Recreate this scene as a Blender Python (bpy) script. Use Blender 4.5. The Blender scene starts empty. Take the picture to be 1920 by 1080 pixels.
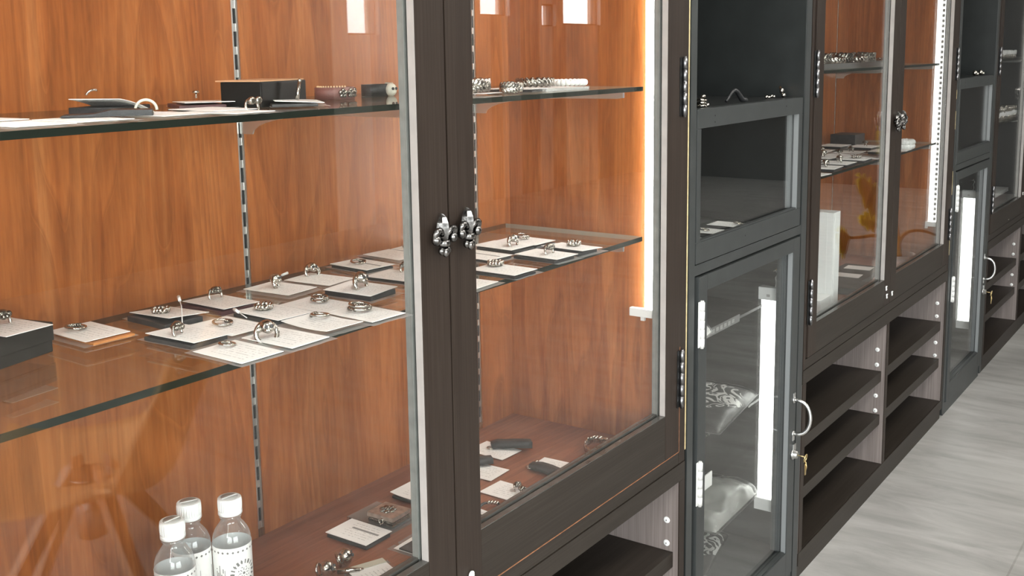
import bpy, bmesh, math, random
from mathutils import Vector, Matrix, noise as mnoise

PI = math.pi
rnd = random.Random(7)
scene = bpy.context.scene
COL = scene.collection

# ------------------------------------------------------------------ materials
def new_mat(name):
    m = bpy.data.materials.new(name); m.use_nodes = True
    nt = m.node_tree; nt.nodes.clear()
    out = nt.nodes.new('ShaderNodeOutputMaterial')
    return m, nt, out

def principled(nt, out, color=(.5, .5, .5), rough=.5, metal=0., spec=.5):
    b = nt.nodes.new('ShaderNodeBsdfPrincipled')
    b.inputs['Base Color'].default_value = (*color, 1)
    b.inputs['Roughness'].default_value = rough
    b.inputs['Metallic'].default_value = metal
    b.inputs['Specular IOR Level'].default_value = spec
    nt.links.new(b.outputs[0], out.inputs[0])
    return b

def plain(name, color, rough=.5, metal=0., spec=.5, var=0., vscale=40., bump=0., bscale=200.):
    m, nt, out = new_mat(name)
    b = principled(nt, out, color, rough, metal, spec)
    if var or bump:
        tc = nt.nodes.new('ShaderNodeTexCoord')
    if var:
        n = nt.nodes.new('ShaderNodeTexNoise'); n.inputs['Scale'].default_value = vscale
        n.inputs['Detail'].default_value = 4
        nt.links.new(tc.outputs['Object'], n.inputs['Vector'])
        r = nt.nodes.new('ShaderNodeValToRGB')
        r.color_ramp.elements[0].position = .3; r.color_ramp.elements[1].position = .7
        r.color_ramp.elements[0].color = (*[c * (1 - var) for c in color], 1)
        r.color_ramp.elements[1].color = (*[min(1, c * (1 + var)) for c in color], 1)
        nt.links.new(n.outputs['Fac'], r.inputs[0]); nt.links.new(r.outputs[0], b.inputs['Base Color'])
    if bump:
        n2 = nt.nodes.new('ShaderNodeTexNoise'); n2.inputs['Scale'].default_value = bscale
        nt.links.new(tc.outputs['Object'], n2.inputs['Vector'])
        bp = nt.nodes.new('ShaderNodeBump'); bp.inputs['Strength'].default_value = bump
        bp.inputs['Distance'].default_value = .002
        nt.links.new(n2.outputs['Fac'], bp.inputs['Height']); nt.links.new(bp.outputs[0], b.inputs['Normal'])
    return m

def wood(name, ramp, broad, fine, rough=.4, spec=.4, wave=None, streak=.35):
    """laminate: broad figure + fine streaks, both stretched along one axis"""
    m, nt, out = new_mat(name)
    b = principled(nt, out, ramp[0], rough, 0, spec)
    L = nt.links.new
    tc = nt.nodes.new('ShaderNodeTexCoord')
    mp = nt.nodes.new('ShaderNodeMapping'); mp.inputs['Scale'].default_value = broad
    L(tc.outputs['Object'], mp.inputs[0])
    n = nt.nodes.new('ShaderNodeTexNoise'); n.inputs['Scale'].default_value = 1.
    n.inputs['Detail'].default_value = 5; n.inputs['Roughness'].default_value = .6
    n.inputs['Distortion'].default_value = .9
    L(mp.outputs[0], n.inputs['Vector'])
    fac = n.outputs['Fac']
    if wave:
        # long nested arches of the veneer
        mul = nt.nodes.new('ShaderNodeMath'); mul.operation = 'MULTIPLY'; mul.inputs[1].default_value = wave
        L(n.outputs['Fac'], mul.inputs[0])
        fr = nt.nodes.new('ShaderNodeMath'); fr.operation = 'PINGPONG'; fr.inputs[1].default_value = 1.
        L(mul.outputs[0], fr.inputs[0])
        mx0 = nt.nodes.new('ShaderNodeMix'); mx0.data_type = 'FLOAT'; mx0.inputs[0].default_value = .42
        L(n.outputs['Fac'], mx0.inputs[2]); L(fr.outputs[0], mx0.inputs[3])
        fac = mx0.outputs[0]
    mp2 = nt.nodes.new('ShaderNodeMapping'); mp2.inputs['Scale'].default_value = fine
    L(tc.outputs['Object'], mp2.inputs[0])
    n2 = nt.nodes.new('ShaderNodeTexNoise'); n2.inputs['Scale'].default_value = 1.; n2.inputs['Detail'].default_value = 3
    L(mp2.outputs[0], n2.inputs['Vector'])
    mx = nt.nodes.new('ShaderNodeMix'); mx.data_type = 'FLOAT'; mx.inputs[0].default_value = streak
    L(fac, mx.inputs[2]); L(n2.outputs['Fac'], mx.inputs[3])
    line = None
    if wave:
        # thin dark growth lines: contours of a smooth stretched field
        mp4 = nt.nodes.new('ShaderNodeMapping'); mp4.inputs['Scale'].default_value = [q * .62 for q in broad]
        L(tc.outputs['Object'], mp4.inputs[0])
        n4 = nt.nodes.new('ShaderNodeTexNoise'); n4.inputs['Scale'].default_value = 1.; n4.inputs['Detail'].default_value = 1.6
        n4.inputs['Distortion'].default_value = .35
        L(mp4.outputs[0], n4.inputs['Vector'])
        m4 = nt.nodes.new('ShaderNodeMath'); m4.operation = 'MULTIPLY'; m4.inputs[1].default_value = 21.
        L(n4.outputs['Fac'], m4.inputs[0])
        f4 = nt.nodes.new('ShaderNodeMath'); f4.operation = 'FRACT'; L(m4.outputs[0], f4.inputs[0])
        r4 = nt.nodes.new('ShaderNodeValToRGB'); e4 = r4.color_ramp.elements
        e4[0].position = 0.; e4[0].color = (.30, .30, .30, 1); e4[1].position = 1.; e4[1].color = (1, 1, 1, 1)
        q = e4.new(.16); q.color = (.0, .0, .0, 1); q = e4.new(.05); q.color = (1, 1, 1, 1)
        L(f4.outputs[0], r4.inputs[0])
        mp5 = nt.nodes.new('ShaderNodeMapping'); mp5.inputs['Scale'].default_value = [q * .9 if q > 50 else q * 6 for q in fine]
        L(tc.outputs['Object'], mp5.inputs[0])
        n5 = nt.nodes.new('ShaderNodeTexNoise'); n5.inputs['Scale'].default_value = 1.; n5.inputs['Detail'].default_value = 2
        L(mp5.outputs[0], n5.inputs['Vector'])
        r5 = nt.nodes.new('ShaderNodeMapRange'); r5.inputs[1].default_value = .42; r5.inputs[2].default_value = .68
        r5.inputs[3].default_value = .0; r5.inputs[4].default_value = .55; L(n5.outputs['Fac'], r5.inputs[0])
        ln = nt.nodes.new('ShaderNodeMath'); ln.operation = 'MULTIPLY'; ln.inputs[1].default_value = .30; L(r4.outputs[0], ln.inputs[0])
        ad = nt.nodes.new('ShaderNodeMath'); ad.operation = 'MULTIPLY_ADD'; ad.inputs[1].default_value = .30
        L(r5.outputs[0], ad.inputs[0]); L(ln.outputs[0], ad.inputs[2])
        line = ad.outputs[0]
    r = nt.nodes.new('ShaderNodeValToRGB')
    els = r.color_ramp.elements
    pos = [.28 + .44 * i / (len(ramp) - 1) for i in range(len(ramp))]
    els[0].position = pos[0]; els[0].color = (*ramp[0], 1)
    els[1].position = pos[-1]; els[1].color = (*ramp[-1], 1)
    for p, c in list(zip(pos, ramp))[1:-1]:
        e = els.new(p); e.color = (*c, 1)
    L(mx.outputs[0], r.inputs[0])
    if line:
        dk = nt.nodes.new('ShaderNodeMix'); dk.data_type = 'RGBA'
        L(line, dk.inputs[0]); L(r.outputs[0], dk.inputs[6]); dk.inputs[7].default_value = (*[c * .38 for c in ramp[0]], 1)
        L(dk.outputs[2], b.inputs['Base Color'])
    else: L(r.outputs[0], b.inputs['Base Color'])
    bp = nt.nodes.new('ShaderNodeBump'); bp.inputs['Strength'].default_value = .08; bp.inputs['Distance'].default_value = .001
    L(n2.outputs['Fac'], bp.inputs['Height']); L(bp.outputs[0], b.inputs['Normal'])
    return m

def glass_mat(name, tint=(1, 1, 1), f0=.04, rough=0.0, power=5., gain=1., haze=0.):
    """thin sheet: clear transmission plus angle-dependent mirror reflection"""
    m, nt, out = new_mat(name); L = nt.links.new
    g = nt.nodes.new('ShaderNodeNewGeometry')
    d = nt.nodes.new('ShaderNodeVectorMath'); d.operation = 'DOT_PRODUCT'
    L(g.outputs['Incoming'], d.inputs[0]); L(g.outputs['Normal'], d.inputs[1])
    a = nt.nodes.new('ShaderNodeMath'); a.operation = 'ABSOLUTE'; L(d.outputs['Value'], a.inputs[0])
    s = nt.nodes.new('ShaderNodeMath'); s.operation = 'SUBTRACT'; s.inputs[0].default_value = 1.; s.use_clamp = True
    L(a.outputs[0], s.inputs[1])
    p = nt.nodes.new('ShaderNodeMath'); p.operation = 'POWER'; p.inputs[1].default_value = power; L(s.outputs[0], p.inputs[0])
    ma = nt.nodes.new('ShaderNodeMath'); ma.operation = 'MULTIPLY_ADD'
    ma.inputs[1].default_value = (1 - f0) * gain; ma.inputs[2].default_value = f0; ma.use_clamp = True
    L(p.outputs[0], ma.inputs[0])
    t = nt.nodes.new('ShaderNodeBsdfTransparent'); t.inputs[0].default_value = (*tint, 1)
    gl = nt.nodes.new('ShaderNodeBsdfGlossy'); gl.inputs['Roughness'].default_value = rough
    gl.inputs['Color'].default_value = (1, 1, 1, 1)
    mx = nt.nodes.new('ShaderNodeMixShader'); L(ma.outputs[0], mx.inputs[0]); L(t.outputs[0], mx.inputs[1]); L(gl.outputs[0], mx.inputs[2])
    if haze:
        df = nt.nodes.new('ShaderNodeBsdfDiffuse'); df.inputs[0].default_value = (.85, .86, .85, 1)
        hz = nt.nodes.new('ShaderNodeMath'); hz.operation = 'MULTIPLY_ADD'; hz.inputs[1].default_value = haze * 4; hz.inputs[2].default_value = haze; hz.use_clamp = True
        p2 = nt.nodes.new('ShaderNodeMath'); p2.operation = 'POWER'; p2.inputs[1].default_value = 2.5; L(s.outputs[0], p2.inputs[0]); L(p2.outputs[0], hz.inputs[0])
        m2 = nt.nodes.new('ShaderNodeMixShader'); L(hz.outputs[0], m2.inputs[0]); L(mx.outputs[0], m2.inputs[1]); L(df.outputs[0], m2.inputs[2])
        L(m2.outputs[0], out.inputs[0]); return m
    L(mx.outputs[0], out.inputs[0])
    return m

def emis(name, color, strength):
    m, nt, out = new_mat(name)
    e = nt.nodes.new('ShaderNodeEmission'); e.inputs[0].default_value = (*color, 1); e.inputs[1].default_value = strength
    nt.links.new(e.outputs[0], out.inputs[0])
    return m

M = {}
CH = [(.235, .062, .014), (.325, .098, .0235), (.385, .126, .034), (.44, .16, .05)]
M['cherry'] = wood('cherry laminate', CH, (9, 9, 1.1), (260, 260, 5), .34, .4, wave=7.)
M['cherry_floor'] = wood('cherry laminate shelf board', [(.20, .062, .030), (.27, .094, .046), (.33, .127, .067)], (1.1, 9, 9), (5, 260, 260), .36, .4, wave=5.)
M['dark_v'] = wood('dark oak laminate upright', [(.016, .0105, .0078), (.026, .0182, .0138), (.041, .0300, .0235)], (30, 30, 1.2), (420, 420, 5), .45, .22, streak=.55)
M['dark_h'] = wood('dark oak laminate level', [(.017, .0128, .0098), (.026, .0205, .0160), (.038, .0315, .0255)], (1.2, 30, 30), (5, 420, 420), .45, .22, streak=.55)
M['cubby_side'] = wood('grey brown oak laminate', [(.12, .098, .09), (.19, .16, .148), (.27, .235, .22)], (30, 30, 1.2), (420, 420, 4), .45, .35, streak=.6)
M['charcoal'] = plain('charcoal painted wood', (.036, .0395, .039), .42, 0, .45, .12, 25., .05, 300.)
M['charcoal_shade'] = plain('charcoal paint darkened for shade', (.020, .0225, .022), .36, 0, .4, .15, 18., .05, 300.)  # darker copy of the charcoal paint, imitating shade inside the column
M['charcoal_in'] = plain('black painted board', (.017, .0185, .0185), .5, 0, .3, .15, 12.)
M['column_bead'] = plain('light grey glazing strip', (.20, .21, .212), .38, 0, .5)
M['bead_front'] = plain('pale edge banding', (.36, .335, .315), .4, 0, .4, .08, 30.)
M['bead_rear'] = plain('grey silicone bead', (.185, .19, .178), .4, 0, .4, .12, 60.)
M['bead_low'] = plain('dark glossy bead', (.075, .072, .066), .22, 0, .7, .1, 40.)
M['raw'] = plain('raw wood edge', (.62, .50, .27), .7, 0, .2, .2, 60.)
M['raw_orange'] = plain('worn orange edge', (.25, .115, .06), .7, 0, .2, .3, 90.)
M['pane'] = glass_mat('window glass pane', (.985, .992, .988), .036, 0, 5., 1.)
M['shelf_glass'] = glass_mat('glass shelf sheet', (.93, .965, .945), .035, 0, 5., .8)
M['shelf_edge'] = plain('dark green glass edge', (.008, .013, .009), .45, 0, .12)
M['shelf_edge_pale'] = plain('pale green glass edge', (.42, .46, .41), .2, 0, .6)
M['film'] = glass_mat('clear plastic film', (.92, .92, .91), .10, .3, 3., .5, .05)
M['wrap'] = glass_mat('clear plastic wrap', (.93, .93, .92), .045, .34, 4., .35)
M['bottle_pet'] = glass_mat('clear bottle plastic', (.94, .95, .955), .06, .05, 3., .6, .07)
M['water'] = glass_mat('water', (.985, .99, .99), .012, 0.0, 4., .2)
M['steel'] = plain('brushed steel', (.62, .62, .61), .28, 1., .5)
M['hinge_pin'] = plain('dark hinge pin', (.26, .26, .27), .3, 1., .5)
M['rail'] = plain('aluminium rail', (.70, .70, .68), .33, 1., .5)
M['dark_slot'] = plain('dark slot', (.006, .006, .006), .7)
M['pewter'] = plain('pewter', (.165, .16, .155), .22, 1., .5, .6, 160.)
M['silver'] = plain('silver', (.52, .49, .44), .17, 1., .5, .35, 260.)
M['silver_dark'] = plain('oxidised silver', (.25, .235, .205), .25, 1., .5, .9, 420.)
M['hinge_black'] = plain('black hinge leaf', (.012, .012, .012), .3, .3)
M['hinge_white'] = plain('white hinge', (.74, .74, .72), .35)
M['white'] = plain('white plastic', (.80, .80, .78), .35)
M['white_cap'] = plain('white bottle cap', (.82, .83, .82), .4)
M['cap_grey'] = plain('grey cap disc', (.42, .41, .39), .5)
M['acrylic'] = plain('white acrylic', (.86, .88, .86), .18)
M['black_box'] = plain('black box board', (.007, .007, .0065), .42, 0, .22, .2, 40.)
M['brown_box'] = plain('brown black box board', (.020, .0175, .0145), .5, 0, .22, .15, 40.)
M['leather_black'] = plain('black leather', (.016, .017, .018), .42, 0, .5, .2, 90., .25, 600.)
M['leather_brown'] = plain('reddish brown leather', (.20, .085, .072), .42, 0, .45, .15, 60., .2, 600.)
M['leather_tan'] = plain('tan leather', (.50, .20, .06), .45, 0, .4, .12, 60., .2, 600.)
M['pouch'] = plain('dark grey folded sleeve', (.035, .034, .034), .45, 0, .4, .3, 70.)
M['pouch_wine'] = plain('dark wine folded sleeve', (.07, .028, .030), .45, 0, .4, .3, 70.)
M['tan_edge'] = plain('tan board edge', (.55, .30, .16), .6)
M['bone'] = plain('bone beads', (.62, .60, .50), .35, 0, .5, .2, 80.)
M['pearl'] = plain('white stone beads', (.82, .83, .80), .2)
M['stitch'] = plain('cream stitching', (.72, .52, .30), .6)
M['ink'] = plain('grey print', (.16, .16, .15), .6)
M['ink_dark'] = plain('dark print', (.045, .045, .047), .6)
M['brass'] = plain('aged brass', (.55, .43, .22), .3, 1., .5)
M['cloth_black'] = plain('black folded cloth', (.030, .031, .031), .8, 0, .2, .25, 30.)
M['bag_grey'] = plain('grey plastic wrap', (.21, .215, .205), .28, 0, .6, .28, 22., .3, 60.)
M['plant_leaf'] = plain('yellow green leaf', (.46, .37, .03), .4, 0, .4, .3, 14.)
M['plant_stem'] = plain('tan stem', (.42, .24, .08), .5)
M['terracotta'] = plain('pot clay', (.40, .38, .35), .6)
M['chair_shell'] = plain('tan moulded shell', (.80, .55, .32), .4, 0, .4)
M['chair_wood'] = wood('chair leg wood', [(.52, .36, .26), (.64, .47, .36)], (20, 20, 3), (200, 200, 5), .4)
M['wall_paint'] = plain('warm white paint', (.62, .60, .57), .7, 0, .2, .03, 3.)
M['wall_dark'] = plain('dark shop wall', (.075, .072, .068), .6, 0, .2, .1, 2.)
M['wall_mid'] = plain('grey beige shop wall', (.17, .155, .14), .6, 0, .2, .1, 2.)
def reflect_band_mat():  # unseen wall; pale bands added so their reflection brightens the cabinet glass
    m, nt, out = new_mat('pale and grey wall bands added for reflection'); L = nt.links.new
    b = principled(nt, out, (.2, .2, .2), .6, 0, .2)
    tc = nt.nodes.new('ShaderNodeTexCoord'); sp = nt.nodes.new('ShaderNodeSeparateXYZ'); L(tc.outputs['Object'], sp.inputs[0])
    mr = nt.nodes.new('ShaderNodeMapRange'); mr.inputs[1].default_value = 4.; mr.inputs[2].default_value = 10.; L(sp.outputs[0], mr.inputs[0])
    r = nt.nodes.new('ShaderNodeValToRGB'); r.color_ramp.interpolation = 'CONSTANT'; e = r.color_ramp.elements
    dk, md, pl_ = (.17, .155, .14, 1), (.42, .38, .35, 1), (.82, .77, .73, 1)
    e[0].position = 0; e[0].color = dk; e[1].position = (5.55 - 4) / 6; e[1].color = pl_
    for x, c in ((5.95, md), (7.0, pl_), (7.45, md), (7.62, pl_), (7.9, md), (8.2, pl_), (8.42, md), (8.66, pl_), (9.25, md)):
        q = e.new((x - 4) / 6); q.color = c
    L(mr.outputs[0], r.inputs[0]); L(r.outputs[0], b.inputs['Base Color'])
    return m
M['wall_reflect_bands'] = reflect_band_mat()
M['ceiling_paint'] = plain('white ceiling paint', (.70, .69, .67), .8, 0, .2)
M['window_frame'] = plain('dark window metal', (.05, .05, .05), .4, .3)
M['led_c'] = emis('lit white diffuser', (1., 1., .95), 4.)
M['led_strong'] = emis('lit white strip diffuser', (1., .985, .94), 38.)
M['led_n'] = emis('bright white diffuser', (.98, 1., .95), 5.)
M['led_fill'] = emis('added ceiling fill diffuser', (1, .97, .92), 30.)

# printed card
def card_mat(name, seed, bar=False):
    m, nt, out = new_mat(name); L = nt.links.new
    b = principled(nt, out, (.78, .765, .74), .5, 0, .3)
    tc = nt.nodes.new('ShaderNodeTexCoord'); sx = nt.nodes.new('ShaderNodeSeparateXYZ')
    L(tc.outputs['Object'], sx.inputs[0])
    def math_(op, a, bb=None, clamp=False):
        n = nt.nodes.new('ShaderNodeMath'); n.operation = op; n.use_clamp = clamp
        for i, v in enumerate((a, bb)):
            if v is None: continue
            if isinstance(v, (int, float)): n.inputs[i].default_value = v
            else: L(v, n.inputs[i])
        return n.outputs[0]
    x, y = sx.outputs[0], sx.outputs[1]
    row = math_('GREATER_THAN', math_('SINE', math_('MULTIPLY', x, 2 * PI / .0062)), .55)
    nz = nt.nodes.new('ShaderNodeTexNoise'); nz.inputs['Scale'].default_value = 1; nz.inputs['Detail'].default_value = 2
    mp = nt.nodes.new('ShaderNodeMapping'); mp.inputs['Scale'].default_value = (160, 420, 1); mp.inputs['Location'].default_value = (seed * 3.1, seed * 1.7, 0)
    L(tc.outputs['Object'], mp.inputs[0]); L(mp.outputs[0], nz.inputs['Vector'])
    word = math_('GREATER_THAN', nz.outputs['Fac'], .5)
    win = math_('MULTIPLY', math_('GREATER_THAN', y, -.031), math_('LESS_THAN', y, .024))
    win2 = math_('LESS_THAN', math_('ABSOLUTE', x), .0225)
    f = math_('MULTIPLY', math_('MULTIPLY', row, word), math_('MULTIPLY', win, win2))
    f = math_('MULTIPLY', f, .34)
    if bar:
        q = math_('MULTIPLY', math_('LESS_THAN', math_('ABSOLUTE', math_('SUBTRACT', x, .006)), .0024),
                  math_('LESS_THAN', math_('ABSOLUTE', math_('ADD', y, .008)), .026))
        f = math_('MAXIMUM', f, math_('MULTIPLY', q, .8))
    mx = nt.nodes.new('ShaderNodeMix'); mx.data_type = 'RGBA'
    mx.inputs[6].default_value = (.90, .885, .86, 1); mx.inputs[7].default_value = (.13, .125, .12, 1)
    L(f, mx.inputs[0]); L(mx.outputs[2], b.inputs['Base Color'])
    return m
CARD = [card_mat('printed white card %s' % c, i) for i, c in enumerate('abc')]
CARD_BAR = card_mat('printed white card with grey bar', 5, True)

# grey stone floor tiles
def floor_mat():
    m, nt, out = new_mat('grey stone tile'); L = nt.links.new
    b = principled(nt, out, (.3, .29, .28), .38, 0, .45)
    tc = nt.nodes.new('ShaderNodeTexCoord')
    mp = nt.nodes.new('ShaderNodeMapping'); mp.inputs['Scale'].default_value = (5.0, 1.3, 1)
    mp.inputs['Rotation'].default_value = (0, 0, .12)
    L(tc.outputs['Object'], mp.inputs[0])
    n = nt.nodes.new('ShaderNodeTexNoise'); n.inputs['Scale'].default_value = 2.2; n.inputs['Detail'].default_value = 9
    n.inputs['Roughness'].default_value = .62; n.inputs['Distortion'].default_value = .5
    L(mp.outputs[0], n.inputs['Vector'])
    r = nt.nodes.new('ShaderNodeValToRGB')
    r.color_ramp.elements[0].position = .3; r.color_ramp.elements[0].color = (.295, .287, .27, 1)
    r.color_ramp.elements[1].position = .7; r.color_ramp.elements[1].color = (.52, .51, .49, 1)
    L(n.outputs['Fac'], r.inputs[0])
    br = nt.nodes.new('ShaderNodeTexBrick')
    br.inputs['Scale'].default_value = 1.; br.inputs['Brick Width'].default_value = 30.; br.inputs['Row Height'].default_value = .8
    br.inputs['Mortar Size'].default_value = .0028; br.inputs['Mortar Smooth'].default_value = .2
    br.inputs['Color1'].default_value = (1, 1, 1, 1); br.inputs['Color2'].default_value = (.95, .95, .95, 1); br.inputs['Mortar'].default_value = (.78, .77, .75, 1)
    mp3 = nt.nodes.new('ShaderNodeMapping'); mp3.inputs['Location'].default_value = (.1, .415 + .8, 0)
    L(tc.outputs['Object'], mp3.inputs[0]); L(mp3.outputs[0], br.inputs['Vector'])
    mx = nt.nodes.new('ShaderNodeMix'); mx.data_type = 'RGBA'; mx.blend_type = 'MULTIPLY'; mx.inputs[0].default_value = 1
    L(r.outputs[0], mx.inputs[6]); L(br.outputs['Color'], mx.inputs[7]); L(mx.outputs[2], b.inputs['Base Color'])
    bp = nt.nodes.new('ShaderNodeBump'); bp.inputs['Strength'].default_value = .12; bp.inputs['Distance'].default_value = .004
    L(n.outputs['Fac'], bp.inputs['Height']); L(bp.outputs[0], b.inputs['Normal'])
    return m
M['floor'] = floor_mat()

# ------------------------------------------------------------------ mesh helpers
def box(bm, x0, x1, y0, y1, z0, z1, mi=0, bev=0.):
    vs = [bm.verts.new(p) for p in ((x0, y0, z0), (x1, y0, z0), (x1, y1, z0), (x0, y1, z0), (x0, y0, z1), (x1, y0, z1), (x1, y1, z1), (x0, y1, z1))]
    fs = [bm.faces.new([vs[i] for i in q]) for q in ((0, 3, 2, 1), (4, 5, 6, 7), (0, 1, 5, 4), (1, 2, 6, 5), (2, 3, 7, 6), (3, 0, 4, 7))]
    for f in fs: f.material_index = mi
    if bev:
        es = list({e for f in fs for e in f.edges})
        r = bmesh.ops.bevel(bm, geom=es, offset=bev, segments=2, affect='EDGES', profile=.7)
        for f in r['faces']: f.material_index = mi
    return vs

def tube(bm, pts, r, seg=8, closed=False, cap=True, mi=0):
    pts = [Vector(p) for p in pts]; n = len(pts)
    rad = r if isinstance(r, (list, tuple)) else [r] * n
    rings = []; prev = None
    for i, p in enumerate(pts):
        a = pts[(i - 1) % n] if (closed or i) else p
        c = pts[(i + 1) % n] if (closed or i < n - 1) else p
        t = (c - a).normalized()
        if prev is None:
            ref = Vector((0, 0, 1)) if abs(t.z) < .9 else Vector((1, 0, 0))
            u = t.cross(ref).normalized()
        else:
            u = (prev - t * prev.dot(t)).normalized()
        prev = u; v = t.cross(u)
        rings.append([bm.verts.new(p + (u * math.cos(2 * PI * k / seg) + v * math.sin(2 * PI * k / seg)) * rad[i]) for k in range(seg)])
    for i in range(n if closed else n - 1):
        A, B = rings[i], rings[(i + 1) % n]
        for k in range(seg):
            f = bm.faces.new((A[k], A[(k + 1) % seg], B[(k + 1) % seg], B[k])); f.smooth = True; f.material_index = mi
    if cap and not closed:
        for q in (rings[0][::-1], rings[-1]):
            f = bm.faces.new(q); f.material_index = mi
    return rings

def lathe(bm, prof, seg=24, center=(0, 0, 0), mi=0, axis='z', smooth=True):
    c = Vector(center); rings = []
    for r, z in prof:
        ring = []
        for k in range(seg):
            a = 2 * PI * k / seg
            p = Vector((r * math.cos(a), r * math.sin(a), z))
            if axis == 'y': p = Vector((p.x, -p.z, p.y))
            if axis == 'x': p = Vector((p.z, p.x, p.y))
            ring.append(bm.verts.new(c + p))
        rings.append(ring)
    for A, B in zip(rings, rings[1:]):
        for k in range(seg):
            f = bm.faces.new((A[k], A[(k + 1) % seg], B[(k + 1) % seg], B[k])); f.smooth = smooth; f.material_index = mi
    for q, (r, z) in ((rings[0][::-1], prof[0]), (rings[-1], prof[-1])):
        if r > 1e-5:
            f = bm.faces.new(q); f.material_index = mi
    return rings

def ball(bm, c, r, sx=1, sy=1, sz=1, seg=10, mi=0, rot=None):
    mat = Matrix.Translation(c)
    if rot: mat = mat @ rot
    mat = mat @ Matrix.Diagonal((r * sx, r * sy, r * sz, 1))
    res = bmesh.ops.create_uvsphere(bm, u_segments=seg, v_segments=max(6, seg // 2 + 1), radius=1., matrix=mat)
    for v in res['verts']:
        for f in v.link_faces: f.smooth = True; f.material_index = mi

def prism(bm, poly, axis, a0, a1, mi=0):
    """extrude polygon; axis x: poly=(y,z) ; axis y: poly=(x,z) ; axis z: poly=(x,y)"""
    def P(p, t):
        return {'x': (t, p[0], p[1]), 'y': (p[0], t, p[1]), 'z': (p[0], p[1], t)}[axis]
    A = [bm.verts.new(P(p, a0)) for p in poly]; B = [bm.verts.new(P(p, a1)) for p in poly]
    n = len(poly)
    f = [bm.faces.new(A[::-1]), bm.faces.new(B)]
    for k in range(n):
        f.append(bm.faces.new((A[k], A[(k + 1) % n], B[(k + 1) % n], B[k])))
    for q in f: q.material_index = mi
    return A + B

def obj(name, bm, mats, parent=None, loc=None, fix=True):
    if fix: bmesh.ops.recalc_face_normals(bm, faces=bm.faces[:])
    me = bpy.data.meshes.new(name); bm.to_mesh(me); bm.free()
    for m in (mats if isinstance(mats, (list, tuple)) else [mats]): me.materials.append(m)
    o = bpy.data.objects.new(name, me); COL.objects.link(o)
    if parent: o.parent = parent
    if loc is not None: o.location = loc
    return o

def bx(name, mat, parent, *b, bev=0., loc=None):
    bm = bmesh.new(); box(bm, *b, bev=bev); return obj(name, bm, mat, parent, loc)

def tag(o, label, cat, group=None):
    o['label'] = label; o['category'] = cat
    if group: o['group'] = group
    return o

def thing(name, label, cat, loc=(0, 0, 0), rotz=0., group=None):
    o = bpy.data.objects.new(name, None); COL.objects.link(o); o.empty_display_size = .05
    o.location = loc; o.rotation_euler = (0, 0, rotz)
    return tag(o, label, cat, group)

def struct(name, bm, mat):
    o = obj(name, bm, mat); o['kind'] = 'structure'; return o

# ------------------------------------------------------------------ the room
X0, X1, Y0, Y1, ZC = -2.4, 10.0, -4.6, .42, 2.75
bm = bmesh.new(); box(bm, X0 - .2, X1 + .2, Y0 - .2, Y1 + .2, -.1, 0); struct('floor', bm, M['floor'])
bm = bmesh.new(); box(bm, X0 - .2, X1 + .2, Y0 - .2, Y1 + .2, ZC, ZC + .1); struct('ceiling', bm, M['ceiling_paint'])
bm = bmesh.new(); box(bm, X0 - .2, X1 + .2, Y1, Y1 + .15, 0, ZC); struct('wall_back', bm, M['wall_paint'])
bm = bmesh.new(); box(bm, X1, X1 + .15, Y0, Y1, 0, ZC); struct('wall_right', bm, M['wall_dark'])
def wall_with_holes(name, axis, c0, c1, a0, a1, holes, mat):
    bm = bmesh.new()
    def b(p, q, r, s):
        if p >= q or r >= s: return
        if axis == 'x': box(bm, c0, c1, p, q, r, s)
        else: box(bm, p, q, c0, c1, r, s)
    p = a0
    for h0, h1, z0, z1 in holes:
        b(p, h0, 0, ZC); b(h0, h1, 0, z0); b(h0, h1, z1, ZC); p = h1
    b(p, a1, 0, ZC)
    return struct(name, bm, mat)
WL = (-4.0, -.25, .12, 2.5)
WF = (-1.9, 0.7, .12, 2.5)
SMALL = [(5.74, 6.08, 1.41, 2.3), (7.33, 7.75, 1.58, 2.3), (8.26, 8.50, 1.50, 1.70), (8.62, 9.30, 1.52, 2.3)]
wall_with_holes('wall_left', 'x', X0 - .15, X0, Y0, Y1, [WL], M['wall_paint'])
wall_with_holes('wall_front', 'y', Y0 - .15, Y0, X0, X1, [WF] + SMALL, M['wall_reflect_bands'])
def window(name, axis, c, h0, h1, z0, z1, nm):
    bm = bmesh.new(); t = .05 if h1 - h0 > 1 else .012
    def b(p, q, r, s):
        if axis == 'x': box(bm, c - .03, c + .03, p, q, r, s)
        else: box(bm, p, q, c - .03, c + .03, r, s)
    b(h0, h1, z0, z0 + t); b(h0, h1, z1 - t, z1)
    for i in range(nm + 1):
        p = h0 + (h1 - h0 - t) * i / nm; b(p, p + t, z0 + t, z1 - t)
    o = struct(name, bm, M['window_frame'])
    bm = bmesh.new()
    if axis == 'x': box(bm, c - .004, c + .004, h0 + .01, h1 - .01, z0 + .01, z1 - .01)
    else: box(bm, h0 + .01, h1 - .01, c - .004, c + .004, z0 + .01, z1 - .01)
    obj('glass_pane', bm, M['pane'], o)
window('window_1', 'x', X0 - .075, *WL, 3)
window('window_2', 'y', Y0 - .075, *WF, 3)
for i, q in enumerate(SMALL): window('window_%d' % (i + 3), 'y', Y0 - .075, *q, 1)

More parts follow.
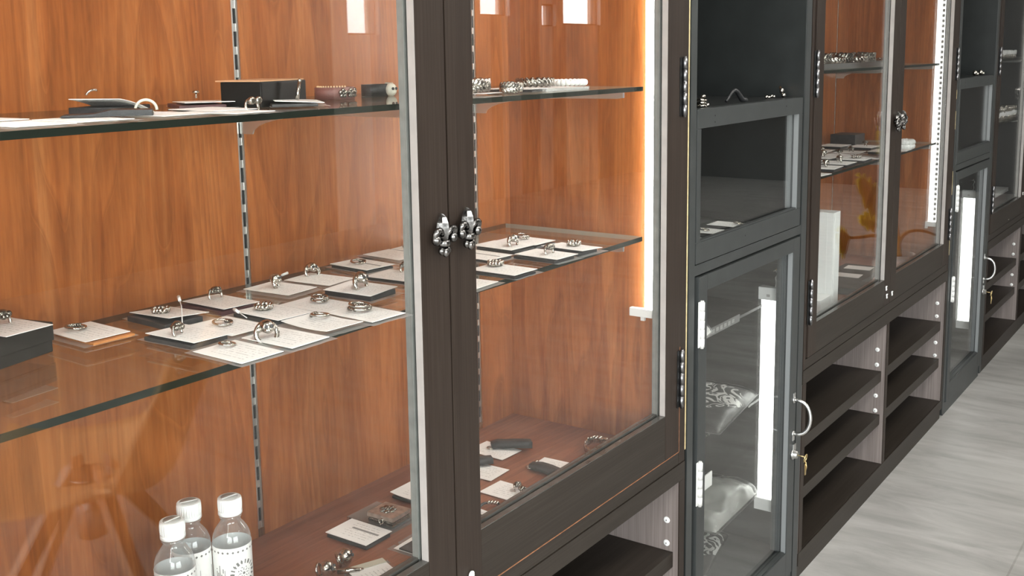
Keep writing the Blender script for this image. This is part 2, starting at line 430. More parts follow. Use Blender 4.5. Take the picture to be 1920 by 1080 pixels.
# ------------------------------------------------------------------ display cabinets
FLEUR_L, FLEUR_R = 0, 1
def knob_mesh():
    """fleur-de-lis pull, about 50 mm tall, front towards -y, origin on the door face"""
    bm = bmesh.new()
    tube(bm, [(0, 0, 0), (0, -.008, 0)], .006, 10)
    # centre petal with a ridge
    secs = [(.0275, .0008, .011), (.0235, .0034, .016), (.0165, .0070, .019), (.0100, .0090, .020), (.0030, .0078, .0195), (-.0035, .0052, .018), (-.0090, .0034, .015)]
    rows = []
    for z, hw, dp in secs:
        rows.append([bm.verts.new(p) for p in ((-hw, -.007, z), (-hw * .75, -dp * .72, z), (0, -dp, z), (hw * .75, -dp * .72, z), (hw, -.007, z))])
    for A, B in zip(rows, rows[1:]):
        for k in range(4): bm.faces.new((A[k], A[k + 1], B[k + 1], B[k]))
        bm.faces.new((A[4], A[0], B[0], B[4]))
    bm.faces.new(rows[0]); bm.faces.new(rows[-1][::-1])
    for s in (-1, 1):
        # curled side petals with a full round end
        pts = []; rad = []
        for k in range(10):
            a = PI * .05 + k / 9 * PI * 1.2
            pts.append((s * (.0112 - .0075 * math.cos(a + .3)), -.012 - .003 * math.sin(a), -.0010 + .0095 * math.sin(a))); rad.append(.0046 - .0016 * abs(k - 5) / 5)
        tube(bm, pts, rad, 10)
        ball(bm, (s * .0165, -.0125, -.0040), .0064, 1, 1, 1.1)
        ball(bm, (s * .0058, -.0120, -.0190), .0046, 1, 1, 1.2)
    lathe(bm, [(.0075, -.004), (.0085, -.002), (.0085, .002), (.0075, .004)], 12, (0, -.011, -.0095))
    ball(bm, (0, -.0135, -.0210), .0050, 1, 1, 1.3)
    return bm
KNOB_ME = None
def add_knob(parent, x, z, yaw=0.):
    global KNOB_ME
    if KNOB_ME is None:
        o = obj('knob', knob_mesh(), M['pewter'], parent, (x, 0, z)); KNOB_ME = o.data
    else:
        o = bpy.data.objects.new('knob', KNOB_ME); COL.objects.link(o); o.parent = parent; o.location = (x, 0, z)
    o['label'] = 'pewter fleur-de-lis knob'
    return o

def butt_hinge(parent, x, z0, z1, mat_leaf, mat_pin, pinr=.0042, leafw=.011):
    bm = bmesh.new()
    box(bm, x - leafw, x + leafw, -.0016, 0, z0, z1)
    for i in range(5):
        a = z0 + (z1 - z0) * i / 5; b = z0 + (z1 - z0) * (i + 1) / 5
        tube(bm, [(x, -.0046, a + .0007), (x, -.0046, b - .0007)], pinr, 10, mi=1)
    tube(bm, [(x, -.0046, z0 - .002), (x, -.0046, z1 + .002)], pinr * .7, 8, mi=1)
    return obj('hinge', bm, [mat_leaf, mat_pin], parent)

def frame_door(cab, x0, x1, z0, z1, gz0, sw, hinge_side, knob_z, hinges, raw=False):
    """one glazed door: x0..x1, z0..z1; the glass opening starts at gz0"""
    T = .0125
    bm = bmesh.new()
    box(bm, x0, x0 + sw, 0, T, z0, z1, bev=.0006); box(bm, x1 - sw, x1, 0, T, z0, z1, bev=.0006)
    box(bm, x0 + sw + .0004, x1 - sw - .0004, .0003, T, z0, gz0, mi=1, bev=.0006)
    box(bm, x0 + sw + .0004, x1 - sw - .0004, .0003, T, z1 - .07, z1, mi=1, bev=.0006)
    d = obj('door', bm, [M['dark_v'], M['dark_h']], cab)
    a, b, c, e = x0 + sw, x1 - sw, gz0, z1 - .07
    bm = bmesh.new()
    box(bm, a, a + .0012, .0012, T - .0008, c, e); box(bm, b - .0012, b, .0012, T - .0008, c, e)
    obj('edge_strip', bm, M['bead_front'], d)
    bm = bmesh.new()
    for q in ((a, a + .0018), (b - .0018, b)): box(bm, q[0], q[1], T + .0042, .0272, c, e, bev=.0006)
    box(bm, x0, a, T + .0042, .0272, z0, z1); box(bm, b, x1, T + .0042, .0272, z0, z1)
    obj('glazing_bead', bm, M['bead_rear'], d)
    bm = bmesh.new()
    box(bm, a, b, .001, T - .0006, c, c + .0012, bev=.0004)
    box(bm, a + .002, b - .002, T + .0044, .0268, c - .02, c + .003, bev=.001)
    obj('bottom_bead', bm, M['bead_low'], d)
    bx('glass_pane', M['pane'], d, a - .006, b + .006, T + .0002, T + .0040, c - .006, e + .006)
    kx = (x1 - sw * .42) if hinge_side == 'l' else (x0 + sw * .46)
    if knob_z: add_knob(d, kx, knob_z)
    hx = x0 if hinge_side == 'l' else x1
    for h0, h1 in hinges: butt_hinge(d, hx, h0, h1, M['hinge_black'], M['hinge_pin'])
    if raw:
        bm = bmesh.new(); box(bm, x0 + .03, x1 - .001, -.0004, .006, z0 - .0011, z0 + .0004); box(bm, x1 - .0004, x1 + .0010, -.0004, .006, z0, z0 + .2)
        obj('worn_edge', bm, M['raw_orange'], d)
    return d

def slotted_rail(cab, x, y, z0, z1):
    bm = bmesh.new(); w = .0062
    box(bm, x - w, x - .0026, y - .002, y, z0, z1); box(bm, x + .0026, x + w, y - .002, y, z0, z1)
    z = z0
    while z < z1 - .03:
        box(bm, x - .0026, x + .0026, y - .0012, y, z, z + .011); z += .032
    box(bm, x - .0026, x + .0026, y - .0001, y + .0004, z0, z1, mi=1)
    return obj('shelf_standard', bm, [M['rail'], M['dark_slot']], cab)

def display_cabinet(x, dz, label, inner, innerfloor, raw):
    """1.38 m wide glazed cabinet on a base; x = left outer edge"""
    cab = thing('display_cabinet', label, 'cabinet', (x, 0, 0))
    TOP = 2.15; zb, fl = .525 + dz, .5575
    W = 1.38; li, ri, yb = .064, 1.3165, .348
    db, gz = (.537, .6197) if dz else (.550, .6245)
    # face frame
    bx('face_panel', M['dark_v'], cab, 0, .0150, .001, .0125, zb, TOP)
    bx('face_panel', M['dark_v'], cab, 1.3555, W - .0005, .001, .0125, zb, TOP)
    bx('face_rail', M['dark_h'], cab, .0155, 1.3550, .0012, .0125, zb, db - .0018)
    bx('face_rail', M['dark_h'], cab, .0155, 1.3550, .0012, .0125, 2.08, TOP)
    # carcass
    bx('side_panel', M['dark_v'], cab, 0, .020, .0130, .368, zb, TOP)
    bx('side_panel', M['dark_v'], cab, W - .020, W, .0130, .368, zb, TOP)
    bx('inner_side', inner, cab, .0205, li, .0300, yb, fl, 2.08)
    bx('inner_side', inner, cab, ri, W - .0205, .0300, yb, fl, 2.08)
    bm = bmesh.new(); rails = (.110, .6585, 1.2085)
    cuts = [li] + [q for r in rails for q in (r - .0063, r + .0063)] + [ri]
    for a, b in zip(cuts[::2], cuts[1::2]): box(bm, a, b, yb, yb + .018, fl - .03, 2.08)
    obj('back_panel', bm, inner, cab)
    bx('bottom_panel', innerfloor, cab, .0205, W - .0205, .0290, yb, zb + .004, fl)
    bx('top_panel', inner, cab, .0205, W - .0205, .0290, yb, 2.082, TOP)
    for r in rails: slotted_rail(cab, r, yb + .0035, fl + .012, 2.08)
    # doors
    hg = [(.624 + (0 if dz else .008), .731 + (0 if dz else .006)), (1.157 + (0 if dz else .006), 1.259 + (0 if dz else .007))]
    frame_door(cab, .0165 if raw else .0260, .6885, db, 2.07, gz, .0545, 'l', 1.046 + (.0 if dz else .022), hg)
    frame_door(cab, .6915, 1.3540, db, 2.07, gz, .0545, 'r', 1.0475 + (.0 if dz else .022), hg, raw)
    # raw timber edge against the neighbouring column
    for a, b in raw and [(zb + .02, TOP)] or [(zb + .05, .70), (.78, .86), (1.0, 1.06), (1.1, 1.13)]:
        o = bx('raw_edge', M['raw'], cab, W, W + .0042, .0010, .012, a, b); o['label'] = 'pale unpainted wood edge'
    return cab

def base_unit(x, dz, label):
    b = thing('open_base_unit', label, 'shelving', (x, 0, 0))
    W = 1.38; t = .022; top = .5235 + dz; yb = .35
    sh = [.3475 + dz, .2175 + dz]; deck = .070
    for p, q in ((0, t), (.69 - t / 2, .69 + t / 2), (W - t, W)):
        bm = bmesh.new(); box(bm, p, q, .002, yb, deck - .03, top - .034, bev=.0005); obj('divider' if 0 < p < 1 else 'side_panel', bm, M['cubby_side'], b)
    for p, q in ((0, t), (.69 - t / 2, .69 + t / 2), (W - t, W)):
        bx('front_edge', M['dark_v'], b, p, q, 0, .0018, deck, top - .034)
    bx('top_rail', M['dark_h'], b, 0, W, 0, yb, top - .0335, top)
    bx('back_panel', M['charcoal_in'], b, t, W - t, yb, yb + .01, .0, top - .034)
    for s in range(2):
        a, c = (t + .0003, .69 - t / 2 - .0003) if s == 0 else (.69 + t / 2 + .0003, W - t - .0003)
        for z in sh: bx('shelf', M['dark_h'], b, a, c, .012, yb - .001, z - .030, z, bev=.0006)
        bx('deck', M['dark_h'], b, a, c, .004, yb - .001, deck - .034, deck)
    bx('plinth', M['dark_h'], b, .001, W - .001, .006, .024, 0, deck - .0345)
    bx('bottom_rail', M['dark_h'], b, .0, W, 0, .0035, deck - .033, deck - .001)
    zs = [.410, .365, .2725, .2275] if not dz else [.396, .350, .26, .214]
    for xs, ss in ((.69 - t / 2, -1), (W - t, -1)):
        for z in zs:
            bm = bmesh.new(); lathe(bm, [(.0001, -.0026), (.0042, -.0024), (.0064, -.0012), (.0066, 0)], 14, (xs, .0255, z), axis='x')
            box(bm, xs - .0030, xs - .0022, .0245, .0265, z - .0015, z + .0015, mi=1)
            obj('peg_cap', bm, [M['white'], M['ink']], b)
    return b

# ------------------------------------------------------------------ narrow column cabinets
def column_cabinet(x, label):
    c = thing('column_cabinet', label, 'cabinet', (x, 0, 0))
    W = .612; TOP = 2.15; yb = .345; L = .0285; Rr = .581
    for p, q in ((.0045, L), (Rr, W)): bx('side_panel', M['charcoal_shade'], c, p, q, .0015, yb + .012, .012, TOP, bev=.0008); bx('front_edge', M['charcoal'], c, p, q, .0002, .0013, .012, TOP)
    bx('back_panel', M['charcoal_in'], c, L, Rr, yb, yb + .012, .03, TOP)
    bx('niche_shelf', M['charcoal_in'], c, L + .0003, Rr - .0003, .024, yb - .0005, 1.148, 1.1645)
    bx('middle_shelf', M['charcoal'], c, L + .0003, Rr - .0003, .0015, yb - .0005, .8565, .8765, bev=.0005)
    bx('bottom_panel', M['charcoal'], c, L + .0003, Rr - .0003, .022, yb - .0005, .060, .095)
    bx('kick_board', M['charcoal'], c, L + .0003, Rr - .0003, .004, .02, 0.0, .042)
    bx('top_panel', M['charcoal'], c, L + .0003, Rr - .0003, .003, yb - .0005, TOP - .03, TOP - .001)
    # drop-down flap with a window
    f0, f1, z0, z1 = .0335, .5690, .8785, 1.1650
    g0, g1, h0, h1 = .0495, .5480, .918, 1.1295
    bm = bmesh.new()
    for p, q, r, u in ((f0, f1, z0, h0), (f0, f1, h1, z1), (f0, g0, h0 + .0003, h1 - .0003), (g1, f1, h0 + .0003, h1 - .0003)):
        box(bm, p, q, 0, .02, r, u, bev=.0008)
    fl = obj('flap', bm, M['charcoal'], c)
    bx('glass_pane', M['pane'], fl, g0 - .004, g1 + .004, .012, .016, h0 - .004, h1 + .004)
    bm = bmesh.new(); box(bm, g1 - .0012, g1, .001, .0115, h0, h1); box(bm, g1 - .0012, g1, .0165, .0275, h0, h1)
    obj('glazing_strip', bm, M['column_bead'], fl)
    bm = bmesh.new(); box(bm, g0, g1, .002, .0115, h0 + .0002, h0 + .003); obj('lower_bead', bm, M['charcoal'], fl)
    for px, pz in ((.108, 1.150), (.108, 1.138), (.47, 1.150), (.26, .900)):
        bm = bmesh.new(); tube(bm, [(px, -.0003, pz), (px, .001, pz)], .0016, 8); obj('screw_hole', bm, M['dark_slot'], fl)
    # tall glazed door
    d0, d1, z0, z1 = .0450, .5690, .046, .8525
    g0, g1, h0, h1 = .0800, .5310, .107, .8225
    bm = bmesh.new()
    for p, q, r, u in ((d0, g0, z0, z1), (g1, d1, z0, z1), (g0 + .0003, g1 - .0003, z0, h0), (g0 + .0003, g1 - .0003, h1, z1)):
        box(bm, p, q, -.002, .02, r, u, bev=.0008)
    d = obj('door', bm, M['charcoal'], c)
    bm = bmesh.new(); box(bm, g1 - .0014, g1, .0, .0105, h0, h1); obj('glazing_strip', bm, M['column_bead'], d)
    bm = bmesh.new(); box(bm, g1 - .003, g1, .0165, .036, h0, h1, bev=.0008); box(bm, g0, g1 - .0034, .002, .0105, h0 - .004, h0 + .0025); obj('glazing_bead', bm, M['charcoal'], d)
    bx('glass_pane', M['pane'], d, g0 - .004, g1 + .004, .012, .016, h0 - .004, h1 + .004)
    for h in ((.404, .491), (.718, .806)): 
        o = butt_hinge(d, .0490, h[0], h[1], M['hinge_white'], M['hinge_white'], .0050, .008); o.location.y = -.002
        o['label'] = 'white butt hinge'
    # bow pull
    bm = bmesh.new()
    pts = []
    for k in range(15):
        a = PI * k / 14
        pts.append((.5560 + .006 * math.sin(a), -.004 - .036 * math.sin(a) ** .7, .432 - .041 * math.cos(a)))
    tube(bm, pts, .0042, 8)
    for z in (.391, .473):
        lathe(bm, [(.0001, .0035), (.007, .003), (.009, 0)], 12, (.556, -.002, z), axis='y')
        box(bm, .550, .562, -.0042, -.002, z - (.016 if z < .43 else 0), z + (.0 if z < .43 else .016), bev=.001)
    o = obj('pull_handle', bm, M['steel'], d); o['label'] = 'steel bow pull handle'
    bm = bmesh.new()
    lathe(bm, [(.0001, .013), (.0085, .012), (.0095, .004), (.0125, .0035), (.013, 0)], 16, (.5560, -.002, .342), axis='y')
    box(bm, .5560 - .004, .5560 + .012, -.006, -.002, .350, .366, bev=.001)
    lk = obj('lock', bm, M['steel'], d)
    bm = bmesh.new()
    tube(bm, [(.556, -.015, .342), (.556, -.030, .341)], .0016, 6)
    ring = [(.556 + .0075 * math.cos(2 * PI * k / 14), -.033 - .002 * math.sin(2 * PI * k / 14), .338 + .0095 * math.sin(2 * PI * k / 14)) for k in range(14)]
    tube(bm, ring, .0018, 6, closed=True)
    box(bm, .5525, .5600, -.0345, -.0330, .298, .326, bev=.0005)
    tube(bm, [(.556, -.034, .330), (.557, -.036, .318), (.556, -.034, .306)], .0014, 6)
    obj('key', bm, M['brass'], lk)
    return c

CA, CB, CC = .3717, 2.3750, 4.3750
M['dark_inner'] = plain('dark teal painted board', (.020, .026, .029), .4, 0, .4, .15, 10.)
display_cabinet(CA, -.0125, 'nearest dark wood display cabinet with cherry inside, holding cards and water bottles', M['cherry'], M['cherry_floor'], True)
base_unit(CA, -.0125, 'open dark shelf base under the nearest display cabinet')
column_cabinet(1.7560, 'nearer charcoal column cabinet with ring niche, plastic bags and lit tube')
display_cabinet(CB, 0., 'second dark wood display cabinet with the white acrylic stand inside', M['cherry'], M['cherry_floor'], False)
base_unit(CB, 0., 'open dark cubbyhole base with white peg caps under the second display cabinet')
column_cabinet(3.7595, 'farther charcoal column cabinet with a lit tube, beyond the second display cabinet')
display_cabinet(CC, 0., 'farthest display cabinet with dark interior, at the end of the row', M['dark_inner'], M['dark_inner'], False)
base_unit(CC, 0., 'open dark cubbyhole base under the farthest display cabinet')

# small white latch clips at the foot of the door meeting, second and nearest cabinet
def clip(x, y, z, label, group, big=False):
    bm = bmesh.new(); s = 1.5 if big else 1.
    ball(bm, (0, 0, 0), .0048 * s, .8, .45, 1.0); ball(bm, (0, -.0006, -.006 * s), .0042 * s, 1, .5, .9)
    tube(bm, [(0, -.001, .003 * s), (0, -.003, .004 * s)], .0014 * s, 6)
    return tag(obj('latch_clip', bm, M['white'], None, (x, y, z)), label, 'clip', group)
clip(3.0195, -.0022, .603, 'topmost white latch clip at the door meeting of the second cabinet', 'latch clips')
clip(3.0275, -.0022, .579, 'lower white latch clip on the left door of the second cabinet', 'latch clips')
clip(3.0790, -.0022, .577, 'white latch clip on the right door of the second cabinet', 'latch clips')
clip(1.0900, -.0030, .566, 'white latch clip at the foot of the nearest cabinet doors', 'latch clips', True)
clip(5.035, -.0022, .640, 'white latch clip on the farthest cabinet', 'latch clips')

# ------------------------------------------------------------------ glass shelves
def glass_shelf(x0, x1, y0, y1, zb, zt, label, brackets, cat='shelf', back=.3488):
    s = thing('glass_shelf', label, cat, ((x0 + x1) / 2, (y0 + y1) / 2, zb))
    ox, oy, oz = s.location
    bm = bmesh.new(); box(bm, x0 - ox, x1 - ox, y0 - oy, y1 - oy, 0, zt - zb, bev=0)
    for f in bm.faces:
        n = f.normal
        f.normal_update(); n = f.normal
        f.material_index = 0 if abs(n.z) > .5 else (2 if abs(n.x) > .5 else 1)
    obj('sheet', bm, [M['shelf_glass'], M['shelf_edge'], M['shelf_edge_pale']], s)
    for b in brackets:
        bm = bmesh.new()
        yw, yf = back - oy, y0 + .004 - oy
        prof = [(yw, -.001), (yf, -.001), (yf, -.009)]
        for k in range(9):
            t = k / 8
            prof.append((yf + .012 + (yw - .026 - yf - .012) * math.sin(t * PI / 2) ** .55, -.011 - .030 * (1 - math.cos(t * PI / 2)) ** 1.0))
        prof += [(yw - .014, -.041), (yw, -.041)]
        # thin steel blade with a curved lower edge
        A = []
        prism(bm, prof, 'x', b - ox - .0011, b - ox + .0011)
        box(bm, b - ox - .0022, b - ox + .0022, yf, yf + .022, -.0095, -.0008, bev=.0006)
        obj('bracket', bm, M['rail'], s)
    return s
A1, A2 = CA + .6585, CA + 1.2085
glass_shelf(.486, 1.640, .032, .325, 1.2035, 1.2110, 'upper glass shelf in the nearest cabinet carrying bracelets and a black box', (A1, A2))
glass_shelf(.470, 1.640, .032, .325, .9430, .9510, 'middle glass shelf in the nearest cabinet covered with white ring cards', (A1, A2))
glass_shelf(CB + .09, CB + 1.268, .032, .325, 1.2120, 1.2190, 'upper glass shelf in the second cabinet carrying a row of silver pieces', (CB + .1100, CB + .6585, CB + 1.2085))
glass_shelf(CB + .09, CB + 1.268, .032, .325, .9570, .9640, 'middle glass shelf in the second cabinet covered with cards', (CB + .1100, CB + .6585, CB + 1.2085))
glass_shelf(CC + .09, CC + 1.268, .032, .325, 1.2120, 1.2190, 'upper glass shelf in the farthest cabinet', (CC + .1100, CC + .6585, CC + 1.2085))
glass_shelf(CC + .09, CC + 1.268, .032, .325, .9570, .9640, 'middle glass shelf in the farthest cabinet heaped with silver chains', (CC + .1100, CC + .6585, CC + 1.2085))

# ------------------------------------------------------------------ cards with rings
ZM, ZT, ZB, ZM2, ZT2 = .9512, 1.2112, .5579, .9642, 1.2192
CW, CD = .057, .082

def card_set(x, y, z, label, rot=0., lift=.006, tilt=0., pouch='pouch', off=(-.003, -.003), bag=True, var=0, bar=False, curl=0., roll=0., name='jewellery_card', cat='card', group='white jewellery cards'):
    """printed card on a folded sleeve in a clear bag; x,y centre, z the shelf"""
    if pouch and lift > .007: lift = .0035 + (lift - .0035) * .62
    t = thing(name, label, cat, (x, y, z), math.radians(rot), group)
    bm = bmesh.new(); nx, ny = 4, 8; th = .0006
    grid = []
    for s in (0, 1):
        g = [[bm.verts.new((CW * (i / nx - .5), CD * (j / ny - .5), (0 if s else -th) + curl * (j / ny - .5) ** 2 * 4)) for j in range(ny + 1)] for i in range(nx + 1)]
        grid.append(g)
        for i in range(nx):
            for j in range(ny):
                q = (g[i][j], g[i + 1][j], g[i + 1][j + 1], g[i][j + 1]); bm.faces.new(q if s else q[::-1])
    for (i0, j0, i1, j1) in [(i, 0, i + 1, 0) for i in range(nx)] + [(i, ny, i + 1, ny) for i in range(nx)] + [(0, j, 0, j + 1) for j in range(ny)] + [(nx, j, nx, j + 1) for j in range(ny)]:
        bm.faces.new((grid[0][i0][j0], grid[0][i1][j1], grid[1][i1][j1], grid[1][i0][j0]))
    o = obj('printed_card', bm, CARD_BAR if bar else CARD[var % 3], t)
    o.location = (0, 0, lift); o.rotation_euler = (math.radians(tilt), math.radians(roll), 0)
    if pouch:
        bm = bmesh.new(); h = max(.0022, lift - .0022)
        box(bm, -CW / 2 + off[0], CW / 2 - .004 + off[0], -CD / 2 + off[1], CD / 2 - .003 + off[1], .0008, h, bev=min(.0012, h * .3))
        p = obj('sleeve', bm, M[pouch], t)
        p['label'] = {'leather_tan': 'tan leather sleeve', 'pouch_wine': 'dark wine sleeve'}.get(pouch, 'dark grey sleeve')
    if bag:
        bm = bmesh.new(); n = 8; bw, bd = .069, .098
        g = [[bm.verts.new((bw * (i / n - .5), bd * (j / n - .5), .0007 + .0014 * (.5 + .5 * mnoise.noise(Vector((i * .9 + x * 50, j * .9 + y * 50, 0)))) * (1 if (i in (0, n) or j in (0, n)) else .3))) for j in range(n + 1)] for i in range(n + 1)]
        for i in range(n):
            for j in range(n): bm.faces.new((g[i][j], g[i + 1][j], g[i + 1][j + 1], g[i][j + 1]))
        obj('clear_bag', bm, M['film'], t, fix=False)
    return t

RINGN = 0
def ring(kind, x, y, z, label, rot=0., size=1., group='silver rings on cards', name='ring', cat='ring'):
    """z = the surface the ring stands on"""
    t = thing(name, label, cat, (x, y, z), math.radians(rot), group)
    R = .0096 * size; r = .0013 * size
    seed = int(abs(x * 7919 + y * 3571) * 10) % 1000; rr = random.Random(seed)
    def circ(tilt, n=24, sink=0., R=R):
        c, s = math.cos(tilt), math.sin(tilt)
        pts = [(R * math.cos(2 * PI * k / n), R * math.sin(2 * PI * k / n) * c, R * math.sin(2 * PI * k / n) * s) for k in range(n)]
        mz = min(p[2] for p in pts)
        return [(p[0], p[1], p[2] - mz + r - sink) for p in pts]
    bm = bmesh.new()
    if kind == 'flat':          # plain band lying on its side, small raised setting
        tube(bm, circ(.12), r * 1.15, 8, closed=True)
        obj('band', bm, M['silver'], t)
        bm = bmesh.new()
        for k in range(5):
            a = -.5 + k * .25; ball(bm, (R * math.cos(a), R * math.sin(a), r * 1.4), r * 1.6, 1, 1, 1.2, 8)
        obj('setting', bm, M['silver_dark'], t)
    elif kind == 'ornate':      # upright ring pushed half through the card, lumpy head
        tube(bm, circ(PI * .42, sink=R * .9), [r * 1.2] * 24, 8, closed=True)
        obj('band', bm, M['silver'], t)
        bm = bmesh.new(); top = R * 1.0
        ball(bm, (0, 0, top), R * .60, 1.15, .9, .8, 12)
        for k in range(9):
            a = 2 * PI * k / 9; ball(bm, (R * .62 * math.cos(a), R * .5 * math.sin(a), top - R * .1 + rr.uniform(-.1, .15) * R), R * rr.uniform(.22, .34), seg=8)
        obj('setting', bm, M['silver_dark'], t)
    elif kind == 'skull':       # domed head with sunk eyes, heavy shank
        tube(bm, circ(PI * .40, sink=R * .75), r * 1.8, 8, closed=True)
        obj('band', bm, M['silver'], t)
        bm = bmesh.new(); top = R * 1.05
        ball(bm, (0, 0, top), R * .72, .95, 1, .85, 14); ball(bm, (0, -R * .45, top - R * .28), R * .42, 1, .9, .8, 10)
        for s in (-1, 1): ball(bm, (s * R * .27, -R * .62, top + R * .10), R * .19, 1, .7, 1, 8, mi=1)
        for s in (-1, 1): ball(bm, (s * R * .72, R * .1, top - R * .25), R * .30, seg=8)
        obj('setting', bm, [M['silver'], M['ink_dark']], t)
    elif kind == 'braid':       # wide band of knots lying flat
        tube(bm, circ(.0, R=R * .95), r * 1.5, 8, closed=True)
        obj('band', bm, M['silver_dark'], t)
        bm = bmesh.new(); n = 13
        for k in range(n):
            a = 2 * PI * k / n
            ball(bm, (R * math.cos(a), R * math.sin(a), r + .0022 * size), r * 1.7, 1, 1, 1.7, 8, rot=Matrix.Rotation(a, 4, 'Z') @ Matrix.Rotation(.5 * (-1) ** k, 4, 'X'))
        obj('setting', bm, M['silver'], t)
    elif kind == 'double':      # two ring lines with a bridge of beads
        for dz in (0, .0045): tube(bm, [(p[0], p[1], p[2] + dz) for p in circ(.10)], r, 8, closed=True)
        obj('band', bm, M['silver'], t)
        bm = bmesh.new()
        for k in range(11):
            a = -PI * .75 + k * PI * .15; ball(bm, (R * math.cos(a), R * math.sin(a), .0036), r * rr.uniform(1.3, 1.9), seg=8)
        obj('setting', bm, M['silver_dark'], t)
    return t

shelf = 'on the middle shelf'
# (label, x, y, rot, lift, tilt, sleeve, bag, bar, curl, roll)
card_set(.611, .254, ZM + .0337, 'white card with a ring, lying on the black box of the middle shelf', 6, .002, pouch=None, bag=False, var=0)
card_set(.713, .261, ZM, 'white ring card on tan leather beside the black box, middle shelf', -2, .0062, pouch='leather_tan', off=(.006, -.006), bag=True, var=1)
card_set(.815, .246, ZM, 'tilted white ring card over an open dark sleeve, middle shelf back row', -3, .0135, tilt=-3, pouch='pouch', off=(-.008, -.004), var=2, roll=4)
card_set(.767, .147, ZM, 'white card with chunky ring and black edged sleeve, nearest the tan leather card', 2, .0105, pouch='pouch', off=(-.003, .002), var=0, roll=2)
card_set(.820, .142, ZM, 'white card with a thin plain ring, overlapped by the card with black edged sleeve', -2, .0058, pouch=None, bag=True, var=1)
card_set(.757, .053, ZM, 'flat white card at the shelf front, first in the front row', -2, .0030, pouch=None, var=2)
card_set(.891, .241, ZM, 'white ring card on a wine coloured sleeve just left of the vertical rail', -1, .0120, pouch='pouch_wine', off=(-.004, .0), var=0, roll=1.5)
card_set(.999, .248, ZM, 'white ring card in a wide cream bag in front of the vertical rail', 4, .0050, pouch=None, bag=True, var=1)
card_set(.893, .145, ZM, 'white card with a knotted ring, second in the middle row, over a dark sleeve', -2, .0095, pouch='pouch', off=(-.001, .003), var=2, roll=1)
card_set(.959, .135, ZM, 'white card with a braided ring, third in the middle row', 0, .0042, pouch=None, var=0)
card_set(.892, .061, ZM, 'curled white card at the shelf front with a flat ring at its back edge', -4, .0045, pouch=None, var=1, curl=.002)
card_set(.824, .051, ZM, 'white card with the large lumpy ring at the shelf front', 0, .0036, pouch=None, var=2)
card_set(.958, .052, ZM, 'white card with a tall double ring at the shelf front beside the door meeting', -3, .0040, pouch=None, var=0)
card_set(1.040, .137, ZM, 'raised white card with large pale ring over black sleeve near the door meeting', 3, .0140, pouch='leather_black', off=(.002, .002), var=1, roll=-2)
card_set(1.072, .246, ZM, 'white card with a tall skull ring in the back row right of the vertical rail', 5, .0045, pouch=None, var=2)
card_set(1.178, .262, ZM, 'white card with a grey bar on thick black backing in the back row', -5, .0085, pouch='pouch', off=(.0, .0), bar=True)
card_set(1.145, .160, ZM, 'white card on thin black backing half hidden behind the door meeting', 3, .0075, pouch='pouch', off=(.0, .0), var=0)
card_set(1.272, .282, ZM, 'pale card at the back of the shelf against the door meeting', -5, .0040, pouch=None, var=1)
card_set(1.338, .279, ZM, 'highest white card at the back, left of the door meeting', 4, .0040, pouch='pouch', off=(.012, -.004), var=2)
card_set(1.456, .062, ZM, 'last white card at the right end of the middle shelf, with ridged ring', -4, .0115, pouch='leather_black', off=(-.006, .004), var=0, roll=3)
card_set(1.470, .162, ZM, 'white card behind the last card at the right end of the middle shelf', -3, .0100, pouch='leather_black', off=(-.002, -.004), var=1)
card_set(1.412, .168, ZM, 'white card with large pale ring on thick black sleeve, right of the knobs', -4, .0105, pouch='leather_black', off=(.002, -.004), var=2)
card_set(1.384, .064, ZM, 'white card with a toothed ring over a black sleeve at the shelf front, right half', -3, .0105, pouch='leather_black', off=(-.004, .002), var=0)
card_set(1.330, .152, ZM, 'white card with a grey bar just right of the pewter knobs', -4, .0085, pouch='pouch', off=(.004, .002), bar=True)
card_set(1.257, .056, ZM, 'white card with a dark ring in front of the pewter knob, over a black sleeve', -1, .0085, pouch='leather_black', off=(-.004, -.003), var=1)
card_set(1.165, .060, ZM, 'white card at the shelf front partly hidden by the right door stile', 2, .0035, pouch=None, var=2)

R_ = lambda z: ZM + z
ring('ornate', .613, .262, R_(0.0360), 'dark ring on the card over the black box, middle shelf', 20, 1.2)
ring('flat', .710, .288 - .008, R_(0.0068), 'ring lying on the white card backed with tan leather', 60, 1.15)
ring('braid', .806, .250, R_(0.0107), 'braided ring on the tilted card in the back row', 10)
ring('ornate', .754, .151, R_(0.0088), 'chunky ring on the card with the black edged sleeve', 30, 1.1)
ring('flat', .817, .150, R_(0.0066), 'thin plain ring lying flat on the overlapped card', 0, 1.1)
ring('flat', .764, .079, R_(0.0038), 'pale ring at the back of the first card at the shelf front', 80, .9)
ring('ornate', .900, .262, R_(0.0096), 'dark ornate ring on the wine sleeved card left of the vertical rail', 0, 1.05)
ring('skull', 1.000, .258, R_(0.0058), 'tall pale ring on the cream bagged card before the vertical rail', 40, 1.15)
ring('braid', .893, .163, R_(0.0082), 'knotted ring on the second card of the middle row', 0, 1.05)
ring('double', .968, .141, R_(0.0050), 'braided ring on the third card of the middle row', 20, 1.05)
ring('flat', .906, .078, R_(0.0065), 'flat ring at the back of the curled card', 100, 1.1)
ring('skull', .810, .066, R_(0.0044), 'large lumpy ring on the front row card, biggest on the shelf', -20, 1.3)
ring('double', .961, .064, R_(0.0048), 'tall double ring on the card beside the door meeting', 60, 1.35)
ring('skull', 1.041, .137, R_(0.0109), 'large white ring on the raised card over the black sleeve', 10, 1.35)
ring('skull', 1.086, .275, R_(0.0053), 'tall skull ring in the back row right of the vertical rail', -10, 1.15)
ring('flat', 1.175, .268, R_(0.0075), 'ring on the white card with a grey bar, back row', 0, 1.1)
ring('ornate', 1.172, .172, R_(0.0069), 'ring beside the door meeting on the thin black backed card', 0, 1.)
